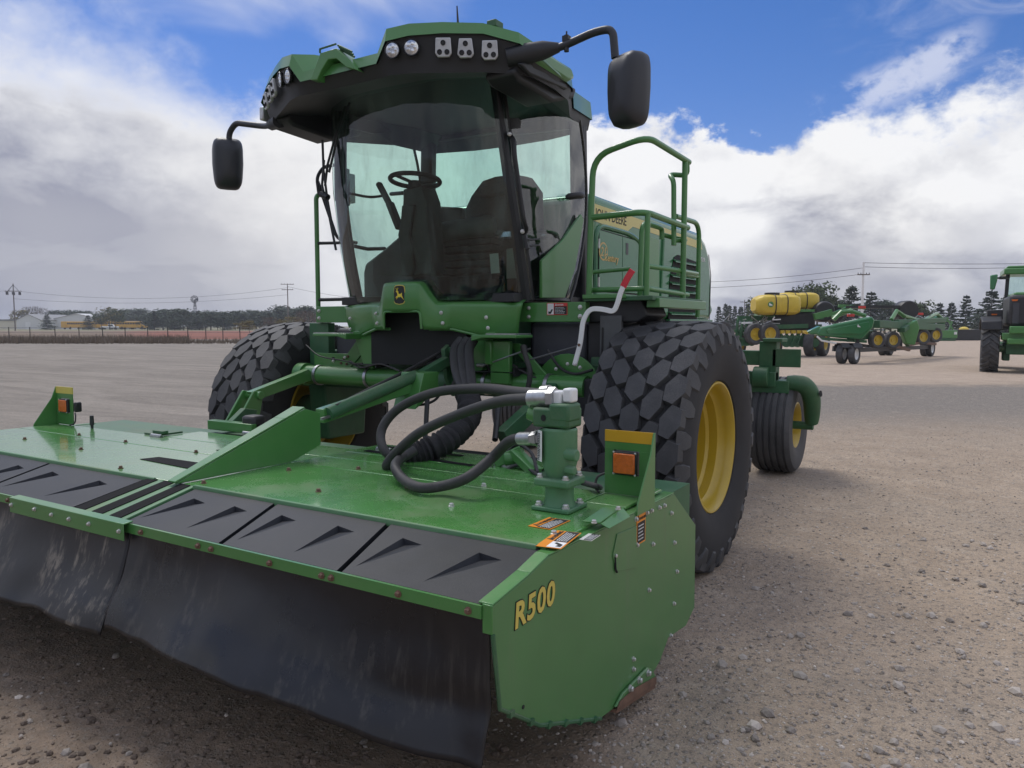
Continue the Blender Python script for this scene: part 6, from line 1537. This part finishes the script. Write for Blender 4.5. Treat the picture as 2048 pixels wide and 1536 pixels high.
SPR = [mk('crown', conifer_mesh(10 + k, 24, .33, .68), L_SPR) for k in range(3)]
BSH = [mk('crown', bushy_mesh(20 + k), L_DARK) for k in range(3)]
LEF = [mk('crown', bushy_mesh(30 + k, 1300, .34, .3), L_LEAF) for k in range(2)]
YEL = [mk('crown', bushy_mesh(40 + k, 900, .40, .15), L_YEL) for k in range(2)]
BAR = [mk('crown', bare_mesh(50 + k), L_BR) for k in range(2)]
def trunk_mesh():
    mb = MB(); mb.tube([(0, 0, -.02), (.005, 0, .3), (0, .004, .6), (0, 0, .92)], [.022, .017, .010, .003], 7)
    r = random.Random(5)
    for k in range(9):
        z = .28 + k * .07; a = k * 2.4; l = .22 * (1 - z) + .06; mb.tube([(0, 0, z), (math.cos(a) * l, math.sin(a) * l, z + l * .35)], [.008, .002], 5)
    return mb.mesh('trunk', BARK)
TRK = trunk_mesh()
def tree(name, crown, px, d, top, label, group=None, wide=1.0, base=0.0):
    h = ZAT(top, d) - base
    t = thing(name, label, 'tree' if name != 'shrub' else 'shrub', G(px, d, base), random.uniform(0, 6.28), group)
    inst('trunk', TRK, t, (0, 0, 0), None, (h, h, h), local=True); wide *= 1.5 if crown in SPR else (1.5 if crown in CON and px > 1000 else 1.15)
    inst('crown', crown, t, (0, 0, 0), None, (h * wide, h * wide, h), local=True)
    return t
rt_ = random.Random(11)
# far wood behind the red field on the left: each trunk its own tree
for px in range(236, 660, 8):
    d = rt_.uniform(225, 262) + (80 if px < 300 else 0); top = rt_.uniform(617, 632) - (6 if px > 560 else 0)
    cr_ = rt_.choice(BSH + CON + BSH)
    tree('pine_tree', cr_, px + rt_.uniform(-5, 5), d, top, 'dark green pine in the wood beyond the red dirt field', 'pines beyond the red field', 1.7 if cr_ in BSH else 1.7)
for k, (px, top) in enumerate(((205, 625), (222, 612), (234, 618))):
    tree('leafy_tree', YEL[k % 2] if k == 1 else LEF[k % 2], px, 255, top, ['small green tree at the corner of the long white shed', 'yellow-green tree rising behind the school buses', 'green tree between the yellow-green one and the pines'][k], None, 1.2)
for px, top in ((50, 618), (68, 613), (85, 616), (112, 621), (132, 620), (150, 622), (165, 621), (178, 623)):
    big = px < 60
    tree('leafy_tree', YEL[0] if big else (BAR[0] if px in (68, 85) else BSH[px % 3]), px, 330, top, {50: 'orange-brown autumn tree behind the left shed'}.get(px, ('small bare grey tree over the ridge of the left shed' if px == 68 else 'bare grey tree right of the left shed ridge') if px in (68, 85) else 'dark tree showing above the long shed roof'), None if big else ('bare trees behind the sheds' if px in (68, 85) else 'dark trees above the shed roof'), 1.5)
for px, top, lab in ((97, 628, 'dark spruce in front of the gap between the two sheds'), (179, 630, 'dark spruce standing in front of the long white shed')):
    tree('spruce_tree', SPR[px % 3], px, 250, top, lab, None, 1.25)
for px, d, top, k in ((500, 150, 640, 1), (540, 120, 634, 0), (565, 135, 637, 1), (610, 140, 622, 0), (480, 170, 645, 1), (590, 160, 632, 1), (640, 120, 626, 0)):
    tree('shrub', (YEL if k else BAR)[px % 2], px, d, top, 'olive-yellow shrub behind the left front tyre' if k else 'bare brown shrub behind the left front tyre', 'olive shrubs along the field' if k else 'bare shrubs along the field', 1.6)
# conifers and other trees on the right
for k, (px, d, top, kd, w_) in enumerate(((1436, 150, 612, 0, .8), (1449, 150, 606, 0, .7), (1457, 145, 610, 0, .8), (1468, 150, 611, 0, .7), (1480, 150, 612, 0, .9), (1494, 145, 606, 0, .8), (1506, 150, 600, 0, .7), (1520, 150, 608, 0, .9))):
    tree('cedar_tree', CON[k % 3], px, d, top, 'thin dark cedar with bare top above the planter', 'cedars above the planter', w_)
for px, d, top, mshp, lab, nm, w_ in (
    (1512, 120, 598, LEF[0], 'leafy tree just left of the yellow tanks', 'leafy_tree', .8), (1598, 118, 578, LEF[1], 'leafy green tree peeking over between the yellow tanks', 'leafy_tree', .9), (1632, 116, 569, LEF[0], 'tall leafy tree directly above the rear yellow tank', 'leafy_tree', .95), (1658, 118, 590, LEF[1], 'short leafy tree at the right end of the yellow tanks', 'leafy_tree', .8),
    (1700, 112, 570, SPR[0], 'broad dark spruce left of the concrete-grey pole', 'spruce_tree', 1.0), (1738, 114, 583, SPR[1], 'broad dark spruce right of the concrete-grey pole', 'spruce_tree', 1.1),
    (1780, 125, 603, BSH[0], 'low rounded dark tree behind the header reel', 'leafy_tree', 1.0), (1840, 120, 604, LEF[0], 'low loose-crowned tree right of the black reel drum', 'leafy_tree', 1.0), (1876, 120, 605, SPR[2], 'small spruce behind the far end of the header', 'spruce_tree', .9), (1899, 115, 604, SPR[0], 'small pointed spruce above the green implement', 'spruce_tree', .9),
    (1928, 112, 590, SPR[1], 'tall narrow spruce above the black box', 'spruce_tree', .85), (1978, 105, 580, SPR[2], 'widest spruce, left of the tractor mirror', 'spruce_tree', 1.25), (2010, 100, 588, SPR[0], 'spruce half hidden by the tractor hood', 'spruce_tree', 1.1), (2040, 105, 600, SPR[1], 'spruce behind the tractor cab', 'spruce_tree', 1.1), (1955, 118, 618, SPR[0], 'low spruce between the tall narrow and the widest spruce', 'spruce_tree', 1.2), (1760, 128, 600, BSH[1], 'low dark tree between the right spruce and the reel', 'leafy_tree', 1.0), (1815, 128, 612, BSH[2], 'low dark tree behind the black reel drum', 'leafy_tree', 1.1), (1670, 125, 600, BSH[2], 'low dark tree between the tanks and the left spruce', 'leafy_tree', 1.0)):
    tree(nm, mshp, px, d, top, lab, None, w_)
# dry weeds along the fence
mb_v = []; mb_f = []
for i in range(5200):
    d = 60 + 9 * rt_.random() ** .8; px = rt_.uniform(-60, 700)
    dens_ = 1 if px < 380 else .45
    if rt_.random() > dens_: continue
    p = G(px, d); h = rt_.uniform(.25, .85) * (1 if px < 380 else .6); a = rt_.uniform(0, 6.28); w_ = .02 + .03 * rt_.random(); b = len(mb_v)
    ln = Vector((math.cos(a), math.sin(a), 0)) * h * .35
    mb_v += [p + Vector((w_, 0, 0)), p - Vector((w_, 0, 0)), p + ln + Vector((0, 0, h)), p + Vector((0, w_, 0)), p - Vector((0, w_, 0)), p - ln * .6 + Vector((0, 0, h * .8))]; mb_f += [(b, b + 1, b + 2), (b + 3, b + 4, b + 5)]
me = bpy.data.meshes.new('weeds'); me.from_pydata([tuple(v) for v in mb_v], [], mb_f); me.materials.append(L_WEED)
tag(inst('weeds', me, None, (0, 0, 0)), 'dry brown weeds growing along the left fence', None, None, 'stuff')

# ------------------------------------------------------------------ fence, poles, wires, windmill, sheds, buses
fn = thing('wire_fence', 'thin wire fence on dark steel posts along the left edge of the yard', 'fence', G(300, 66))
fpos = [-40, 20, 62, 112, 160, 207, 252, 297, 337, 377, 413, 447, 481, 515, 550, 585, 620]
pmesh = MB().box(-.025, .025, -.025, .025, -.1, 1.3).mesh('post', M['black'])
for px in fpos: inst('post', pmesh, fn, G(px, 66))
mb = MB()
for z in (.45, .85, 1.25): mb.tube([G(-40, 66, z), G(300, 66, z), G(620, 66, z)], .012, 4)
mb.build('wire', M['wire'], fn)
def pole(px, d, top, label, arms, m='wood', r=.16):
    h = ZAT(top, d); t = thing('utility_pole', label, 'utility pole', G(px, d), YAW)
    mb = MB(); mb.cyl((0, 0, -.1), (0, 0, h), r, r * .7, 10); lp(t, 'pole', m, mb)
    for zz, w_ in arms:
        mb = MB(); mb.box(-w_, w_, -.16, -.04, h - zz - .07, h - zz + .07)
        ao = lp(t, 'crossarm', 'wood', mb)
        mb = MB()
        for k in (-.9, -.45, .45, .9): mb.cyl((w_ * k, -.1, h - zz + .07), (w_ * k, -.1, h - zz + .25), .05, n=6)
        mb.build('insulators', M['tank'], ao, local=True)
    return t, h
t_, h_ = pole(33, 200, 568, 'wooden utility pole with ring of transformers near the left edge', [(2.0, 2.2)])
mb = MB()
for a in range(6):
    q = Vector((math.cos(a * 1.047) * 1.6, math.sin(a * 1.047) * 1.6, h_ - 2.2)); mb.cyl(q, q + Vector((0, 0, -.7)), .28, n=8); mb.tube([q, (0, 0, h_ - .3)], .05, 4)
lp(t_, 'transformer_ring', 'tank', mb)
pole(578, 200, 568, 'dark wooden utility pole with two crossarms left of the cab', [(.2, 1.7), (1.6, 1.5)])
pole(1721, 100, 526, 'tall pale grey utility pole between the two broad spruces', [(1.6, .8)], 'pole_grey' if 'pole_grey' in M else 'paper', .19)
pole(1487, 200, 600, 'small distant utility pole above the planter', [(.6, 1.2)])
def wire(a, b, sag, label):
    pts = []
    for i in range(17):
        t = i / 16; p = a.lerp(b, t); p.z -= sag * 4 * t * (1 - t); pts.append(p)
    tag(MB().tube(pts, .03, 4).build('power_line', M['wire'], None), label, 'power line', 'power lines across the sky')
wire(G(-120, 200, ZAT(580, 200)), G(33, 200, ZAT(582, 200)), .3, 'power line leaving the left edge toward the transformer pole')
wire(G(33, 200, ZAT(582, 200)), G(578, 200, ZAT(576, 200)), 2.4, 'upper power line between the transformer pole and the two-armed pole')
wire(G(33, 200, ZAT(598, 200)), G(578, 200, ZAT(590, 200)), 1.6, 'lower power line between the transformer pole and the two-armed pole')
wire(G(578, 200, ZAT(574, 200)), G(1150, 150, ZAT(585, 150)), 3.0, 'power line running from the two-armed pole behind the cab')
wire(G(1721, 100, ZAT(535, 100)), G(2160, 100, ZAT(532, 100)), .3, 'power line from the grey pole to the right edge')
wire(G(1721, 100, ZAT(527, 100)), G(2160, 100, ZAT(526, 100)), .2, 'topmost power line from the grey pole to the right edge')
wire(G(1300, 130, ZAT(566, 130)), G(1721, 100, ZAT(537, 100)), .6, 'power line from behind the engine hood up to the grey pole')
wire(G(1300, 130, ZAT(577, 130)), G(1721, 100, ZAT(549, 100)), .6, 'lower power line from behind the engine hood to the grey pole')
# windmill
wm = thing('windmill', 'old multi-blade farm windmill on a lattice tower above the far wood', 'windmill', G(393, 240), YAW)
hz_ = ZAT(599, 240); mb = MB()
for sx2, sy2 in ((-1, -1), (1, -1), (-1, 1), (1, 1)): mb.tube([(sx2 * .9, sy2 * .9, 0), (sx2 * .12, sy2 * .12, hz_)], .06, 4)
for k in range(5):
    z = hz_ * k / 5.5; w_ = .9 - .78 * z / hz_; z2 = hz_ * (k + 1) / 5.5; w2 = .9 - .78 * z2 / hz_
    for s2 in (-1, 1): mb.tube([(-w_, s2 * w_, z), (w2, s2 * w2, z2)], .035, 4); mb.tube([(w_, s2 * w_, z), (-w2, s2 * w2, z2)], .035, 4)
lp(wm, 'tower', 'tank', mb)
for k in range(14):
    a = 2 * math.pi * k / 14; u = Vector((math.cos(a), 0, math.sin(a))); v = Vector((-u.z, .35, u.x)).normalized(); c = Vector((0, -.3, hz_))
    mb = MB(); mb.plate([c + u * .35 - v * .06, c + u * .35 + v * .06, c + u * 1.25 + v * .17, c + u * 1.25 - v * .17], u.cross(v), .02); lp(wm, 'blade', 'tank', mb)
mb = MB(); mb.plate([(0, 0, hz_ - .1), (.1, .3, hz_ - .1), (.5, 1.4, hz_ - .4), (.5, 1.4, hz_ + .4), (.1, .3, hz_ + .1)], (1, -.3, 0), .03); lp(wm, 'tail_vane', 'tank', mb)
# sheds
M['shed_white'] = mat('shed_sheet_white', (.62, .63, .62), .6, var=.05); M['shed_cream'] = mat('shed_sheet_cream', (.62, .58, .46), .6, var=.05); M['shed_roof'] = mat('shed_roof', (.20, .20, .20), .5, var=.1); M['shed_roof2'] = mat('shed_roof_pale', (.58, .58, .57), .45, var=.06)
def shed(px0, px1, d, eave, ridge, dep, label, wm_, rm_, side=None):
    t = thing('metal_shed', label, 'shed', G((px0 + px1) / 2, d), YAW); w_ = (px1 - px0) / F_PX * d / 2; he, hr = ZAT(eave, d), ZAT(ridge, d)
    mb = MB(); mb.prism([(-w_, 0), (w_, 0), (w_, he), (0, hr), (-w_, he)], 'y', 0, dep); b = lp(t, 'wall', wm_, mb)
    mb = MB()
    for s in (-1, 1): mb.plate([(s * (w_ + .4), -.3, he - .1), (0, -.3, hr + .06), (0, dep + .3, hr + .06), (s * (w_ + .4), dep + .3, he - .1)], (s * (hr - he), 0, w_), .12)
    lp(t, 'roof', rm_, mb)
    mb = MB(); mb.box(-w_ * .25, w_ * .15, -.06, 0, 0, he * .75); lp(t, 'door', 'paper', mb)
    return t, w_, he
t_, w_, he_ = shed(36, 84, 300, 640, 629, 30, 'grey-white gabled metal shed at the far left', 'shed_white', 'shed_roof')
mb = MB(); mb.box(-w_ - 9, -w_ - .01, 2, 28, 0, he_ - .3); lp(t_, 'side_wing', 'shed_cream', mb)
mb = MB(); mb.box(-w_ - 9.3, -w_ - .01, 1.6, 28.4, he_ - .29, he_ + .25); lp(t_, 'wing_roof', 'shed_roof', mb)
shed(108, 206, 310, 638, 628, 40, 'long white metal shed behind the school buses', 'shed_white', 'shed_roof2')
# school buses
M['bus_yellow'] = mat('bus_yellow', (.60, .33, .03), .4, var=.08)
def bus_proto():
    t = thing('school_bus', 'x', 'school bus', (0, 0, 0), 0, 'school buses parked in front of the sheds')
    mb = MB(); mb.box(-5.2, 3.6, -1.2, 1.2, .55, 2.95); mb.box(3.6, 5.2, -1.1, 1.1, .55, 1.7); lp(t, 'body', 'bus_yellow', mb, .15)
    for s in (-1, 1):
        for k in range(9): mb = MB(); mb.box(-5.0 + k * .93, -4.25 + k * .93, s * 1.205 - .01, s * 1.205 + .01, 1.85, 2.5); lp(t, 'window', 'black_gloss', mb)
    mb = MB(); mb.box(3.59, 3.64, -1.0, 1.0, 1.75, 2.65); lp(t, 'windscreen', 'black_gloss', mb)
    mb = MB(); mb.box(-5.1, 3.5, -1.0, 1.0, 2.96, 3.05); lp(t, 'roof', 'shed_white', mb)
    for x in (-3.3, 3.9):
        for s in (-1, 1): mb = MB(); mb.cyl((x, s * .95, .5), (x, s * 1.22, .5), .5, n=14); lp(t, 'wheel', 'tyre_dark', mb)
    return t
bus = bus_proto()
blab = ['school bus seen end-on, leftmost of the row', 'school bus just right of the spruce by the long shed', 'school bus behind the white pickup', 'school bus second from the right end of the row', 'rightmost school bus, seen along its side']
for k, (px, d, rz) in enumerate(((150, 290, 1.42), (200, 285, .5), (222, 288, .35), (244, 285, .25), (267, 282, .05))):
    o = bus if k == 0 else copy_tree(bus); o.location = G(px, d); o.rotation_euler = (0, 0, YAW + math.pi * (k == 0) * 0 + rz); o['label'] = blab[k]
pk = thing('pickup_truck', 'white pickup parked in front of the school buses', 'pickup', G(222, 272), YAW + .3)
mb = MB(); mb.box(-2.8, 2.8, -.95, .95, .5, 1.15); lp(pk, 'body', 'white', mb, .1)
mb = MB(); mb.prism([(-.6, 1.15), (1.5, 1.15), (1.0, 1.85), (-.4, 1.85)], 'y', -.85, .85); cb = lp(pk, 'cab', 'white', mb, .08)
mb = MB(); mb.prism([(-.45, 1.22), (1.3, 1.22), (.95, 1.72), (-.32, 1.72)], 'y', -.87, .87); mb.build('window', M['black_gloss'], cb, local=True)
for x in (-1.8, 1.8):
    for s in (-1, 1): mb = MB(); mb.cyl((x, s * .75, .38), (x, s * .97, .38), .38, n=12); lp(pk, 'wheel', 'tyre_dark', mb)

# ------------------------------------------------------------------ air between here and the far trees
hm = bpy.data.materials.new('yard_air'); hm.use_nodes = True; q = NG(hm.node_tree); q.n.clear()
pv = q.node('ShaderNodeVolumePrincipled'); pv.inputs['Color'].default_value = (.86, .90, .96, 1); pv.inputs['Density'].default_value = .0005; pv.inputs['Anisotropy'].default_value = .2
o = q.node('ShaderNodeOutputMaterial'); q.l.new(pv.outputs[0], o.inputs['Volume'])
hz = MB().box(CX - 1600, CX + 1600, CY - 1600, CY + 1600, -1.1, 18).build('haze', hm, None, smooth=0)
tag(hz, 'thin pale air over the yard', None, None, 'stuff')
